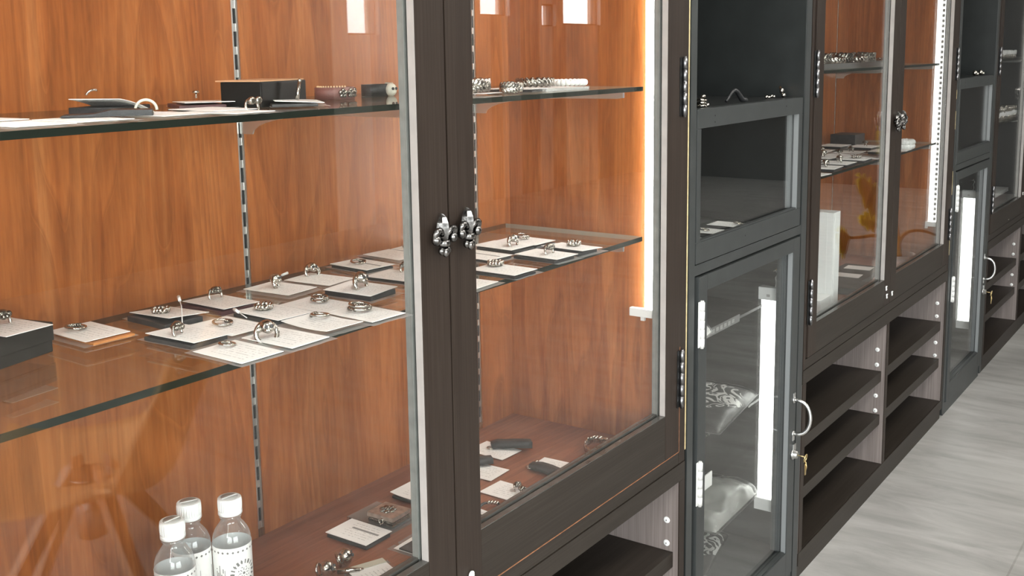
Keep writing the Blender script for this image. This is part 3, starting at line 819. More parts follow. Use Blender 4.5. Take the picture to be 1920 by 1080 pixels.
ring('flat', 1.323, .295, R_(0.0048), 'small ring on the highest card at the back', 0, .9)
ring('braid', 1.462, .062, R_(0.0101), 'ridged ring on the last card at the right end', 10, 1.05)
ring('double', 1.476, .172, R_(0.0084), 'ring on the card behind the last card', 0, 1.)
ring('skull', 1.416, .150, R_(0.0087), 'large pale ring on the thick black sleeved card', 0, 1.2)
ring('ornate', 1.386, .060, R_(0.0088), 'toothed ring on the card at the shelf front in the right half', 0, 1.15)
ring('braid', 1.270, .080, R_(0.0076), 'dark ring on the card in front of the pewter knob', 0, 1.1)

def lidded_box(x, y, z, w, d, h, rot, label, mat, cat='box', group=None, lip=.6):
    t = thing('gift_box', label, cat, (x, y, z), math.radians(rot), group)
    bx('box_base', M[mat], t, -w / 2 + .0015, w / 2 - .0015, -d / 2 + .0015, d / 2 - .0015, 0, h * (1 - lip) + .002, bev=.001)
    bx('lid', M[mat], t, -w / 2, w / 2, -d / 2, d / 2, h * (1 - lip), h, bev=.0015)
    return t
lidded_box(.578, .2525, ZM, .142, .070, .0335, 14, 'black lidded box with a ring card on top, left end of the middle shelf', 'brown_box', lip=.62)

# cotton bud-like white tags and threads of the ring bags
def price_tag(x, y, z, pts, label):
    t = thing('string_tag', label, 'tag', (x, y, z), 0, 'white string tags')
    bm = bmesh.new(); tube(bm, pts, .0006, 6); obj('string', bm, M['white'], t)
    e, p = Vector(pts[-1]), Vector(pts[-2]); dr = (e - p).normalized()
    bm = bmesh.new(); tube(bm, [e - dr * .002, e + dr * .010], [.0018, .0022], 8); obj('tag_end', bm, M['white'], t)
price_tag(.772, .165, ZM + .012, [(0, 0, 0), (.012, .016, .007), (.026, .034, .014), (.036, .050, .018)], 'white string tag sticking up behind the card with the black edged sleeve')
price_tag(.856, .152, ZM + .006, [(0, 0, 0), (.002, .010, .002), (.004, .020, .004)], 'short white string tag behind the thin plain ring')
price_tag(1.060, .290, ZM + .004, [(-.030, .012, .0), (-.015, .016, .001), (.0, .018, .002)], 'white string tag at the back of the cream bag by the rail')

# ------------------------------------------------------------------ upper shelf of the nearest cabinet
card_set(.545, .075, ZT, 'white card at the far left front of the upper shelf', -3, .0030, pouch=None, var=0)
card_set(.612, .085, ZT, 'white card lying under the black pouch on the upper shelf', -2, .0028, pouch=None, var=1)
card_set(.560, .180, ZT, 'white card at the back of the upper shelf, left edge', 3, .0030, pouch=None, var=2)
card_set(.700, .085, ZT, 'white card in a clear bag in front of the standing hoop ring', 2, .0032, pouch=None, var=2)
card_set(.712, .180, ZT, 'curved white card leaning up over a dark pouch on the upper shelf', -62, .0155, tilt=-13, pouch='leather_black', bag=False, off=(-.004, .006), var=0, curl=-.002)
card_set(.840, .190, ZT, 'white card with a mushroom stud over a brown sleeve, beside the upper black box', -28, .0105, tilt=-1, pouch='pouch_wine', off=(-.008, -.008), var=1)
card_set(.778, .098, ZT, 'white card in the middle of the upper shelf front', -4, .0040, pouch='pouch', off=(.010, .010), var=2)
card_set(.762, .055, ZT, 'white card at the very front with the two eyed ring, upper shelf', 3, .0030, pouch=None, var=0)
card_set(.918, .115, ZT, 'white card with an upright needle ring beside the brown cuff', -38, .0090, pouch='pouch', off=(-.004, -.004), var=1, roll=3)

def hoop(x, y, z, R, r, rot, tilt, label, mat, arc=(0, 1), cat='ring', name='ring', group='silver rings on cards'):
    bm = bmesh.new(); n = 20
    pts = [(R * math.cos(PI * 2 * (arc[0] + (arc[1] - arc[0]) * k / n)), 0, R * math.sin(PI * 2 * (arc[0] + (arc[1] - arc[0]) * k / n))) for k in range(n + 1)]
    if arc == (0, 1): tube(bm, pts[:-1], r, 8, closed=True)
    else: tube(bm, pts, r, 8)
    o = obj(name, bm, M[mat], None, (x, y, z)); o.rotation_euler = (tilt, 0, math.radians(rot))
    return tag(o, label, cat, group)
hoop(.728, .146, ZT + .0042, .0110, .0016, -36, 0, 'cream hoop ring standing upright on the upper shelf', 'bone', (0.0, .5))
hoop(.700, .200, ZT + .0190, .0085, .0013, 0, .5, 'curved silver ring poking up through the leaning card', 'silver', (.18, .45))
bm = bmesh.new(); tube(bm, [(0, 0, 0), (0, 0, .007)], .0012, 8); lathe(bm, [(.0001, .0100), (.0030, .0092), (.0046, .0072), (.0030, .0062), (.0001, .006)], 14)
tag(obj('ear_stud', bm, M['silver'], None, (.850, .215, ZT + .0110)), 'mushroom shaped silver stud standing on a card, upper shelf', 'stud')
bm = bmesh.new(); tube(bm, [(0, 0, 0), (.003, .001, .010), (.007, .002, .022)], [.0024, .0022, .0019], 8); ball(bm, (.0072, .002, .0225), .0026)
tag(obj('ring', bm, M['silver'], None, (.926, .122, ZT + .0075)), 'silver ring seen edge-on like a leaning needle before the black box', 'ring', 'silver rings on cards')
t = ring('ornate', .800, .060, ZT + .0038, 'silver ring like two round eyes at the upper shelf front', 0, .9)
for s in (-1, 1):
    bm = bmesh.new(); lathe(bm, [(.0026, -.002), (.0042, -.001), (.0042, .001), (.0026, .002)], 12, (s * .0046, -.0060, .0090), axis='y'); obj('eye_loop', bm, M['silver'], t)
# black pouch / clip
bm = bmesh.new()
prof = [(-.043, 0), (-.041, .0018), (-.012, .0026), (.004, .0062), (.042, .0058), (.043, .0)]
prism(bm, prof, 'y', -.016, .016)
o = obj('leather_pouch', bm, M['leather_black'], None, (.648, .098, ZT + .0036)); o.rotation_euler = (0, 0, math.radians(-38))
tag(o, 'flat black leather pouch lying across cards on the upper shelf', 'pouch')
# black box with lifted tan top board
a = math.radians(15); w, d, h = .100, .056, .0315
bxr = thing('ring_box', 'small black box with tan top edge on the upper shelf', 'box', (.866 + w / 2 * math.cos(a) - d / 2 * math.sin(a), .118 + w / 2 * math.sin(a) + d / 2 * math.cos(a), ZT), a)
bx('box_body', M['black_box'], bxr, -w / 2, w / 2, -d / 2, d / 2, 0, h - .0012, bev=.0018)
bx('top_board', M['tan_edge'], bxr, -w / 2 - .001, w / 2 - .004, -d / 2 + .0005, d / 2 + .006, h - .0011, h + .0004)

def cuff(x, y, z, R, h, label, mat, rot=0, arc=1., cat='bracelet', name='leather_cuff', th=.0022):
    t = thing(name, label, cat, (x, y, z), math.radians(rot))
    bm = bmesh.new(); n = 40
    rings = []
    for k in range(n + 1):
        a = 2 * PI * arc * k / n
        c, s = math.cos(a), math.sin(a) * .8
        rings.append([bm.verts.new((q * c, q * s, zz)) for q, zz in ((R - th, 0.0003), (R, 0.0003), (R, h), (R - th, h))])
    for A, B in zip(rings, rings[1:]):
        for k in range(4):
            f = bm.faces.new((A[k], A[(k + 1) % 4], B[(k + 1) % 4], B[k])); f.smooth = k % 2 == 1
    bm.faces.new(rings[0][::-1]); bm.faces.new(rings[-1])
    obj('band', bm, M[mat], t)
    return t
ct = cuff(1.075, .205, ZT, .030, .0165, 'reddish brown leather cuff with silver rosettes on the upper shelf', 'leather_brown')
for ang in (-98, -72, -50):
    a = math.radians(ang - 8)
    bm = bmesh.new(); rt = Matrix.Rotation(a + PI / 2, 4, 'Z')
    for k in range(5):
        b = 2 * PI * k / 5 + .3
        p = rt @ Vector((.0042 * math.cos(b), 0, .0042 * math.sin(b))); ball(bm, p, .0028, 1, 1, 1, 8)
    ball(bm, rt @ Vector((0, -.001, 0)), .0020, seg=8)
    obj('rosette', bm, M['silver_dark'], ct, (.0312 * math.cos(a), .0312 * .8 * math.sin(a), .0090))
bm = bmesh.new()
for k in range(12):
    a = math.radians(-190 + k * 8.5); ball(bm, (.0287 * math.cos(a), .0287 * .8 * math.sin(a), .0178), .0013, seg=6)
obj('stitching', bm, M['stitch'], ct)

# black band with bone-coloured buckle
wt = cuff(1.192, .232, ZT, .027, .0165, 'black leather bracelet with a bone coloured skull bead, left of the door meeting', 'leather_black', 0, 1.)
bm = bmesh.new()
a = math.radians(-84)
ball(bm, (.027 * math.cos(a), .0216 * math.sin(a) - .002, .0088), .0098, 1, .75, 1.0, 14)
for s in (-1, 1): ball(bm, (.027 * math.cos(a) + s * .0035, .0216 * math.sin(a) - .0090, .0105), .0022, seg=8, mi=1)
obj('skull_bead', bm, [M['bone'], M['ink_dark']], wt)
bm = bmesh.new(); box(bm, .0245, .0275, -.006, .008, -.0001, .0185, bev=.001); obj('buckle', bm, M['bone'], wt)

def bead_bracelet(x, y, z, R, n, r, label, mat, mat2=None, layers=1, rot=0., ell=.8, jit=0., name='bead_bracelet', twist=False, group='bracelets on the upper shelf'):
    t = thing(name, label, 'bracelet', (x, y, z), math.radians(rot), group)
    rr = random.Random(n)
    for L in range(layers):
        bm = bmesh.new()
        for k in range(n):
            a = 2 * PI * (k + .5 * L) / n
            p = Vector((R * math.cos(a), R * ell * math.sin(a), r * 1.02 + L * r * 1.5 + rr.uniform(-jit, jit)))
            if twist: ball(bm, p + Vector((0, 0, r * .25)), r, 1.55, .42, .9, 8, rot=Matrix.Rotation(a + PI / 2, 4, 'Z') @ Matrix.Rotation(.8 if L % 2 == 0 else -.8, 4, 'Y'))
            else: ball(bm, p, r, seg=10)
        obj('beads' if not twist else 'links', bm, M[mat if L % 2 == 0 or not mat2 else mat2], t)
    bm = bmesh.new(); nn = 24
    tube(bm, [(R * math.cos(2 * PI * k / nn), R * ell * math.sin(2 * PI * k / nn), r * 1.02) for k in range(nn)], r * .35, 6, closed=True)
    obj('cord', bm, M['ink_dark'], t)
    return t
bead_bracelet(1.268, .112, ZT + .003, .026, 18, .0052, 'knotted silver chain bracelet heaped on a card right of the door meeting', 'silver_dark', 'silver', 2, 0, .8, .0012, name='chain_bracelet', twist=True)
bead_bracelet(1.325, .085, ZT + .001, .020, 16, .0040, 'smaller silver chain bracelet in front of the knotted one', 'silver', 'silver_dark', 2, 0, .7, .001, name='chain_bracelet', twist=True)
bead_bracelet(1.455, .130, ZT + .005, .034, 20, .0058, 'dark silver twisted link bracelet on the upper shelf', 'silver_dark', 'ink_dark', 1, 0, .8, 0, name='chain_bracelet', twist=True)
bead_bracelet(1.555, .128, ZT + .003, .031, 22, .0058, 'white stone bead bracelet at the right end of the upper shelf', 'pearl', None, 1, 0, .8)
tt = card_set(1.262, .118, ZT, 'white card under the knotted silver chain bracelet', 8, .0026, pouch=None, bag=False, var=1)
tt = thing('display_tray', 'pale tray under the dark twisted bracelet on the upper shelf', 'tray', (1.445, .105, ZT))
bx('tray_base', M['white'], tt, -.065, .062, -.045, .055, 0, .0042, bev=.0012)
bm = bmesh.new(); box(bm, -.066, .063, -.0462, -.0452, 0, .0052); box(bm, -.066, -.065, -.0462, .055, 0, .0052); obj('tray_lip', bm, M['film'], tt)
card_set(1.372, .108, ZT, 'grey sided card lying left of the pale tray', 5, .0055, pouch='pouch', off=(.0, -.002), var=2)

# ------------------------------------------------------------------ bottom of the nearest cabinet
def bottle(x, y, label, turn, amber=False):
    b = thing('water_bottle', label, 'bottle', (x, y, ZB), math.radians(turn), 'small water bottles')
    r = .0240
    bm = bmesh.new()
    lathe(bm, [(.0001, .0015), (.017, .0005), (.0215, .002), (r, .006), (r, .034), (r - .0012, .036), (r, .0375), (r, .107), (r - .0002, .111), (.0228, .1165), (.0205, .1225), (.0168, .128), (.0136, .1322), (.0122, .135), (.0122, .1395), (.0140, .1400), (.0140, .1412), (.0122, .1416), (.0122, .158)], 32)
    for f in bm.faces: f.smooth = True
    obj('bottle_body', bm, M['bottle_pet'], b)
    bm = bmesh.new(); q = .0009
    lathe(bm, [(.0001, .0024), (.0205, .003), (r - q, .0065), (r - q, .110), (.0221, .1165), (.0198, .1222), (.0160, .1275), (.0001, .1276)], 28); obj('water', bm, M['water'], b)
    bm = bmesh.new()
    prof = [(.0001, .1432), (.0146, .1434), (.0150, .1440), (.0150, .1475), (.0144, .1480)]
    lathe(bm, prof + [(.0144, .1482), (.0146, .1640), (.0138, .1648), (.0120, .1650), (.0001, .1650)], 28)
    lathe(bm, [(.0001, .16505), (.0108, .16512), (.0108, .16530), (.0001, .16535)], 24, mi=1)
    box(bm, -.0011, .0011, -.0105, .0105, .1653, .1659)
    for k in range(30):
        a = 2 * PI * k / 30
        ball(bm, (.01455 * math.cos(a), .01455 * math.sin(a), .156), .0006, 1, 1, 12, 6)
    c = obj('cap', bm, [M['white_cap'], M['cap_grey']], b); c['label'] = 'white ribbed screw cap'
    # paper label with its print, wrapped round
    RL = r + .0004
    bm = bmesh.new(); n = 40; z0, z1 = .036, .1060
    lo = [bm.verts.new((RL * math.cos(2 * PI * k / n), RL * math.sin(2 * PI * k / n), z0)) for k in range(n)]
    hi = [bm.verts.new((RL * math.cos(2 * PI * k / n), RL * math.sin(2 * PI * k / n), z1)) for k in range(n)]
    for k in range(n):
        f = bm.faces.new((lo[k], lo[(k + 1) % n], hi[(k + 1) % n], hi[k])); f.smooth = True
    lb = obj('paper_label', bm, M['white'], b)
    bm = bmesh.new(); RP = RL + .00025
    def P(u, z): return (RP * math.cos(u / RP), RP * math.sin(u / RP), z)
    def quad(u, z, w, h, rot=0.):
        c, s = math.cos(rot), math.sin(rot)
        q = [(-w / 2, -h / 2), (w / 2, -h / 2), (w / 2, h / 2), (-w / 2, h / 2)]
        bm.faces.new([bm.verts.new(P(u + a * c - bb * s, z + a * s + bb * c)) for a, bb in q])
    for k in range(24):
        for z in (z0 + .0055, z1 - .0055): quad(k * 2 * PI * RP / 24, z, .0024, .0024, PI / 4)
    zc = (z0 + z1) / 2
    # round emblem: ring of letters-like strokes round a small flower
    for k in range(18):
        a = 2 * PI * k / 18; R2 = .0150
        quad(R2 * math.cos(a), zc + R2 * math.sin(a), .0018 if k % 3 else .0030, .0052, a - PI / 2)
        if k % 2: quad(R2 * math.cos(a), zc + R2 * math.sin(a), .0036, .0012, a - PI / 2)
    for k in range(8):
        a = 2 * PI * k / 8
        quad(.0052 * math.cos(a), zc + .0052 * math.sin(a), .0034, .0009, a)
        quad(.0080 * math.cos(a + .3), zc + .0080 * math.sin(a + .3), .0014, .0014, a)
    quad(0, zc, .003, .003, PI / 4)
    # upright lines of small print beside it
    for i, hgt in enumerate((.030, .026, .034, .022, .030, .028)):
        z = zc - .017 + hgt / 2 - .003
        for j in range(int(hgt / .0019)): 
            if rnd.random() < .8: quad(-.0360 + i * .0024, zc - .020 + j * .0019 + .0009, .0014 if i != 5 else .0009, .0015)
    quad(-.0555 - .008, zc - .004, .021, .030)
    obj('label_print', bm, M['ink'], lb, fix=False)
    return b
bottle(.846, .191, 'right-hand water bottle, standing apart, with round emblem label showing', -98)
bottle(.808, .2224, 'middle water bottle behind, with a dark panel on its label', 66)
bottle(.762, .195, 'left-hand water bottle in front of the dark panelled one', -92)

def slab_card(x, y, label, rot, base, bar=True, lift=.009, off=(0, 0)):
    return card_set(x, y, ZB, label, rot, lift, pouch=base, off=off, bag=False, bar=bar, var=1)
slab_card(1.107, .222, 'white card with grey bar on a dark board, left of the silver locket', 0, 'pouch', True, .011)
# board and hinged locket
lp = thing('display_board', 'dark board in a clear sleeve under the square locket', 'board', (1.172, .232, ZB), 0)
bx('board', M['pouch'], lp, -.032, .030, -.041, .041, .0006, .0062, bev=.001)
bx('clear_sleeve', M['film'], lp, -.034, .034, -.046, .044, .0001, .0070)
lk = thing('locket_case', 'square silver locket case with flower relief on a dark board', 'case', (1.165, .213, ZB + .0071), math.radians(2))
bx('case_base', M['silver_dark'], lk, -.021, .021, -.024, .024, 0, .0075, bev=.0016)
bx('case_lid', plain('warm pewter', (.47, .40, .34), .35, .8, .5, .25, 100.), lk, -.0225, .0225, -.0255, .0255, .0085, .0160, bev=.0028)
bm = bmesh.new()
for k in range(7):
    a = 2 * PI * k / 7; ball(bm, (.0085 * math.cos(a), .0095 * math.sin(a) + .002, .0163), .0048, 1, 1, .55, 10)
for k in range(4):
    a = 2 * PI * k / 4 + .4; ball(bm, (.0035 * math.cos(a), .0035 * math.sin(a) + .002, .0180), .0028, 1, 1, .7, 8)
obj('flower_relief', bm, M['silver_dark'], lk)
bm = bmesh.new(); n = 14
tube(bm, [(-.0235, -.004 + .0042 * math.cos(2 * PI * k / n), .0075 + .0042 * math.sin(2 * PI * k / n)) for k in range(n)], .0012, 6, closed=True); tube(bm, [(-.0235, -.004, .0005), (-.0235, -.0015, .004)], .0011, 6)
obj('clasp_ring', bm, M['silver'], lk)
card_set(1.268, .236, ZB, 'white curled card on a dark board against the left door stile, cabinet bottom', 0, .0105, pouch='pouch', off=(0, -.001), bag=False, var=0, curl=.003)
card_set(1.133, .110, ZB, 'dark board with a small white card, low beside the left door stile', 2, .0022, pouch=None, bag=True, var=2)
bx('board_top', M['pouch'], None, 1.104, 1.150, .073, .140, ZB + .0030, ZB + .0050, bev=.0006)
tag(bpy.data.objects['board_top'], 'dark grey slip lying on the low card beside the left door stile', 'slip'); bpy.data.objects['board_top'].name = 'paper_slip'
# earrings with their card
ec = card_set(1.022, .103, ZB, 'white card with cream header lying in front of the silver earrings', -22, .0040, pouch=None, bag=True, var=0)
bx('card_header', plain('cream header strip', (.55, .54, .44), .4), ec, -CW / 2, CW / 2, CD / 2 - .004, CD / 2 + .010, .0042, .0052)
def earring(x, y, rot, label):
    e = thing('earring', label, 'earring', (x, y, ZB), math.radians(rot), 'silver earrings')
    bm = bmesh.new()
    ball(bm, (0, 0, .0125), .0115, 1, .85, 1.05, 16); ball(bm, (.0035, -.0085, .0105), .0062, 1, .7, .8, 10)
    for s in (-1, 1): ball(bm, (s * .0045, -.0095, .0150), .0026, 1, .7, 1, 8, mi=1)
    obj('skull_drop', bm, [M['silver'], M['ink_dark']], e)
    bm = bmesh.new(); n = 16
    tube(bm, [(-.004, .0120, .0120 + .0) for _ in ()] or [(.0090 * math.cos(2 * PI * k / n) - .002, .0110 + .002 * math.sin(2 * PI * k / n), .0108 + .0090 * math.sin(2 * PI * k / n)) for k in range(n)], .0020, 8, closed=True)
    obj('hoop', bm, M['silver'], e)
    return e
earring(.990, .172, 30, 'silver skull earring with hoop, nearer the bottles')
earring(1.031, .176, 60, 'silver skull earring with hoop, beside the cream header card')
bm = bmesh.new(); tube(bm, [(0, 0, .004), (.008, -.014, .006), (.018, -.022, .004), (.026, -.024, .003)], [.004, .0045, .0038, .002], 8)
tag(obj('earring_hook', bm, M['silver'], None, (1.004, .165, ZB + .0003)), 'curved silver bar lying between the two earrings', 'earring', 'silver earrings')
# right half of the cabinet bottom
card_set(1.498, .256, ZB, 'white card under the curved black leather strap, cabinet bottom at the back', -3, .0025, pouch=None, bag=False, var=1)
card_set(1.408, .220, ZB, 'white card under the short black strap end beside the right door stile', 2, .0025, pouch=None, bag=False, var=2)
card_set(1.492, .119, ZB, 'white card behind the long black pouch by the bottom rail', 2, .0025, pouch=None, bag=False, var=0)
card_set(1.362, .126, ZB, 'white card with two dark rings on it, cabinet bottom', -2, .0022, pouch=None, bag=False, var=1)
card_set(1.252, .113, ZB, 'white card under the black cord bracelet, cabinet bottom corner', -4, .0025, pouch=None, bag=False, var=2)
def strap(x, y, pts, w, label, metal=True, th=.004, z=ZB + .003):
    s = thing('leather_strap', label, 'strap', (x, y, z), 0, 'black leather straps')
    bm = bmesh.new(); P_ = [Vector(p) for p in pts]; rows = []
    for i, p in enumerate(P_):
        t_ = (P_[min(i + 1, len(P_) - 1)] - P_[max(i - 1, 0)]).normalized(); sd = t_.cross(Vector((0, 0, 1))).normalized(); up = sd.cross(t_)
        ww = w * (1 if i else .7)
        rows.append([bm.verts.new(p + sd * a + up * b) for a, b in ((-ww / 2, 0), (ww / 2, 0), (ww / 2 * .85, th), (-ww / 2 * .85, th))])
    for A, B in zip(rows, rows[1:]):
        for k in range(4):
            f = bm.faces.new((A[k], A[(k + 1) % 4], B[(k + 1) % 4], B[k])); f.smooth = True
    bm.faces.new(rows[0][::-1]); bm.faces.new(rows[-1])
    obj('strap_body', bm, M['leather_black'], s)
    if metal:
        bm = bmesh.new(); n = 14
        q = P_[0]; tube(bm, [(q.x - .006 + .006 * math.cos(2 * PI * k / n), q.y + .006 * math.sin(2 * PI * k / n), .002 + q.z) for k in range(n)], .0009, 6, closed=True)
        ball(bm, q + Vector((.012, -.004, .0075)), .0045, 1.2, .8, .7, 10)
        obj('stud_fitting', bm, M['silver'], s)
    return s
strap(1.505, .262, [(0, .004, 0), (.006, -.004, .003), (.012, -.016, .003), (.020, -.034, .005), (.024, -.052, .007), (.032, -.060, .006)], .024, 'curved black leather strap with silver fitting on a white card', True, .010)
strap(1.412, .240, [(-.010, .020, 0), (.004, .004, .003), (.018, -.010, .004), (.030, -.020, .004)], .022, 'short black leather strap end beside the right door stile', False, .009)
strap(1.466, .152, [(0, .002, 0), (.002, -.014, .001), (.0, -.034, .001), (-.004, -.056, .0), (-.012, -.085, 0)], .026, 'long black leather pouch with silver snap by the bottom rail', True, .008)
ring('ornate', 1.375, .119, ZB + .0035, 'rear of the two dark rings on the card at the cabinet bottom', 0, .95, 'dark rings on the bottom card')
ring('ornate', 1.364, .102, ZB + .0035, 'front of the two dark rings on the card at the cabinet bottom', 30, .95, 'dark rings on the bottom card')
# silver chain bracelet at the right end
bead_bracelet(1.600, .100, ZB + .0010, .036, 24, .0062, 'silver chain bracelet on the cabinet bottom by the right end', 'silver', 'silver_dark', 1, 35, .62, .001, name='chain_bracelet', twist=True, group=None or 'loose bracelets')
cb = thing('cord_bracelet', 'black cord bracelet with a silver clasp by the bottom rail', 'bracelet', (1.281, .106, ZB + .0032), math.radians(30), 'loose bracelets')
bm = bmesh.new(); n = 26
tube(bm, [(.027 * math.cos(.3 + 5.6 * k / n), .020 * math.sin(.3 + 5.6 * k / n), .0024 + .001 * math.sin(k)) for k in range(n + 1)], .0022, 8); obj('cord', bm, M['leather_black'], cb)
bm = bmesh.new()
for k in range(4): ball(bm, (.027 * math.cos(-.45 + k * .24), .020 * math.sin(-.45 + k * .24), .0032), .0036, seg=8)
obj('clasp', bm, M['silver'], cb)

# ------------------------------------------------------------------ lamps in the cabinets
def led_strip(x, y0, y1, z0, z1, label, thick=.010, dots=False, m='led_c'):
    t = thing('led_light_bar', label, 'lamp', (x, (y0 + y1) / 2, z0), 0, 'slim light bars in the cabinets')
    w = (y1 - y0) / 2
    bx('housing', M['white'], t, -.0030, 0, -w, w, 0, z1 - z0)
    bx('diffuser', M[m], t, -thick, -.0032, -w + .0005, w - .0005, .006, z1 - z0, bev=.0012)
    bm = bmesh.new(); box(bm, -thick - .001, 0, -w, w + (.030 if not dots else .008), -.010, .0055, bev=.0015); box(bm, -.005, 0, w + .002, w + .010, -.018, -.0102)
    obj('end_clip', bm, M['white'], t)
    if dots:
        bm = bmesh.new(); z = .012
        while z < z1 - z0 - .01:
            box(bm, -thick - .0011, -thick - .0002, -w + .0004, -w + .0085, z, z + .0095); z += .0166
        o = obj('chip_row', bm, M['cap_grey'], t); o['kind'] = 'stuff'
    return t
led_strip(CA + 1.3160, .0320, .0480, .806, 2.06, 'slim white light bar on the right wall of the nearest cabinet', m='led_strong')
lb = led_strip(CA + .0645, .0320, .0480, .806, 2.06, 'added unseen light bar on the left wall of the nearest cabinet', m='led_strong')  # added lamp out of view, brightens the inside of this cabinet
lb.rotation_euler = (0, 0, PI)
lb.scale = (1, -1, 1)
led_strip(CB + 1.3160, .0305, .0560, .690, 2.06, 'wide white light bar with dotted edge in the second cabinet', .012, True)

def tube_light(x, y, z0, z1, label, xw):
    t = thing('tube_light', label, 'lamp', (x, y, z0), 0, 'tube lights in the column cabinets')
    h = z1 - z0; w = .0235
    bx('housing', M['white'], t, .006, .0100, -w, w, .002, h - .002)
    bm = bmesh.new(); n = 12
    prof = [(.0055, -w + .001)] + [(.0055 - .016 * math.sin(PI * k / n), -(w - .001) * math.cos(PI * k / n)) for k in range(1, n)] + [(.0055, w - .001)]
    prism(bm, prof, 'z', .030, h - .030); obj('diffuser', bm, M['led_n'], t)
    for z in (0, h - .0295):
        bm = bmesh.new(); box(bm, -.0125, .0104, -w - .0008, w + .0008, z, z + .0295, bev=.002)
        if z: box(bm, -.0132, -.0124, -.004, .004, z + .008, z + .014, mi=1)
        obj('end_cap', bm, [M['white'], M['cap_grey']], t)
    bm = bmesh.new()
    tube(bm, [(0, -.012, h), (.001, -.014, h + .010), (.002, -.011, h + .022), (.003, -.016, h + .032), (.002, -.010, h + .040), (.004, -.006, h + .036)], .0016, 6)
    obj('cable', bm, M['white'], t)
    bm = bmesh.new(); tube(bm, [(xw - x, -.012, h + .041), (.002, -.012, h + .041)], .0015, 6); obj('hook', bm, M['brass'], t)
    return t
for cx, lab in ((1.7560, 'bright tube light inside the nearer charcoal column'), (3.7595, 'bright tube light inside the farther charcoal column')):
    tube_light(cx + .581 - .0102, .0665, .186, .728, lab, cx + .581)

# ------------------------------------------------------------------ nearer column: contents
C1 = 1.7560
ZN = 1.1645
def stack_ring(x, y, label):
    t = thing('ring', label, 'ring', (x, y, ZN), 0, 'jewellery in the column niche')
    bm = bmesh.new(); n = 18
    for i in range(3):
        tube(bm, [(.0095 * math.cos(2 * PI * k / n), .0085 * math.sin(2 * PI * k / n), .0022 + i * .0062 + .0012 * math.sin(2 * PI * k / n * 2 + i)) for k in range(n)], .0022, 8, closed=True)
    obj('coils', bm, M['silver'], t)
    bm = bmesh.new(); ball(bm, (.002, -.002, .021), .0055, 1.2, 1, .7, 10); ball(bm, (.013, -.006, .0042), .004, seg=8); obj('bead', bm, M['silver'], t)
stack_ring(1.868, .030, 'coiled silver ring standing at the near end of the niche shelf')
bm = bmesh.new(); n = 14
tube(bm, [(-.036 + .070 * k / n, .010 - .012 * k / n, .004 + .021 * math.sin(PI * min(1, k / n * 1.15)) ** 1.4) for k in range(n + 1)], [.0028 + .0035 * (k / n) for k in range(n + 1)], 8)
tag(obj('horn_pendant', bm, M['leather_black'], None, (2.060, .040, ZN)), 'dark curved horn pendant in the middle of the niche shelf', 'pendant', 'jewellery in the column niche')
for i, (px, py) in enumerate(((2.228, .046), (2.262, .048))):
    bm = bmesh.new(); ball(bm, (0, 0, .0045), .0048, 1.3, .8, .9, 10); ball(bm, (.008, -.002, .0035), .0035, seg=8)
    tag(obj('ear_stud', bm, M['silver'], None, (px, py, ZN)), ('small silver stud in the niche, left of its pair', 'small silver stud in the niche, beside the copper ring')[i], 'stud', 'jewellery in the column niche')
rg = thing('ring', 'silver ring with a copper oval at the far end of the niche shelf', 'ring', (2.300, .040, ZN), math.radians(20), 'jewellery in the column niche')
bm = bmesh.new(); n = 18
tube(bm, [(.0115 * math.cos(2 * PI * k / n), .004 * math.sin(2 * PI * k / n), .0135 + .0105 * math.sin(2 * PI * k / n)) for k in range(n)], .0028, 8, closed=True); obj('band', bm, plain('copper ring', (.80, .50, .32), .25, 1.), rg)
bm = bmesh.new(); ball(bm, (-.018, 0, .0160), .0065, 1, .8, 1.1, 10); ball(bm, (-.012, -.004, .006), .0055, seg=8); obj('setting', bm, M['silver'], rg)
# cards on the compartment shelf behind the flap
ZF = .8765
def flap_card(x, y, z, rot, label, back):
    t = card_set(x, y, z + .0207, label, rot, .0055 if back else .0022, pouch='leather_black' if back else None, off=(.0, -.002), bag=False, var=1)
    return t
fb = thing('jewellery_tray', 'dark tray lifting the cards behind the column flap', 'tray', (2.065, .085, ZF))
bx('tray_base', M['charcoal_in'], fb, -.165, .135, -.058, .065, 0, .0205, bev=.001)
for px, py, lb, bk in ((2.018, .083, 'cream card with a ring behind the column flap, nearer one', True), (2.118, .078, 'cream card with a brass ring behind the column flap, farther one', True), (1.925, .078, 'cream card low in the corner behind the column flap', False)):
    t = flap_card(px, py, ZF, 0, lb, bk)
for px, py, lb in ((2.012, .088, 'dark little ring on the nearer card behind the flap'), (2.125, .062, 'brass coloured ring on the farther card behind the flap')):
    ring('flat', px, py, ZF + .0267, lb, 30, 1., 'rings behind the column flap')
# shelves of the lower compartment
for zt, lab in ((.684, 'upper dark shelf in the nearer column, pale edge imitating a mirrored table'), (.464, 'glass shelf under the black printed parcel in the nearer column'), (.236, 'lowest glass shelf under the grey crumpled bag in the nearer column')):
    s = thing('glass_shelf', lab, 'shelf', (C1 + .305, .19, zt - .006), 0, 'glass shelves in the nearer column')
    if zt > .6:  # pale patterned edge imitates a table's reflection in the door glass
        bx('sheet', M['charcoal_in'], s, -.276, .2755, -.105, .150, 0, .006)
        bm = bmesh.new(); box(bm, -.276, .130, -.1068, -.1052, -.005, .012); obj('edge_strip', bm, plain('grey strip', (.10, .10, .10), .5), s)
        bm = bmesh.new()
        for k in range(18): box(bm, -.262 + k * .0205, -.262 + k * .0205 + .013, -.1076, -.1070, -.001 + .001 * (k % 2), .008)
        obj('reflection_pattern', bm, plain('pale table reflection', (.26, .26, .25), .5), s)
    else:
        bx('sheet', M['shelf_glass'], s, -.276, .2755, -.110, .150, 0, .006)

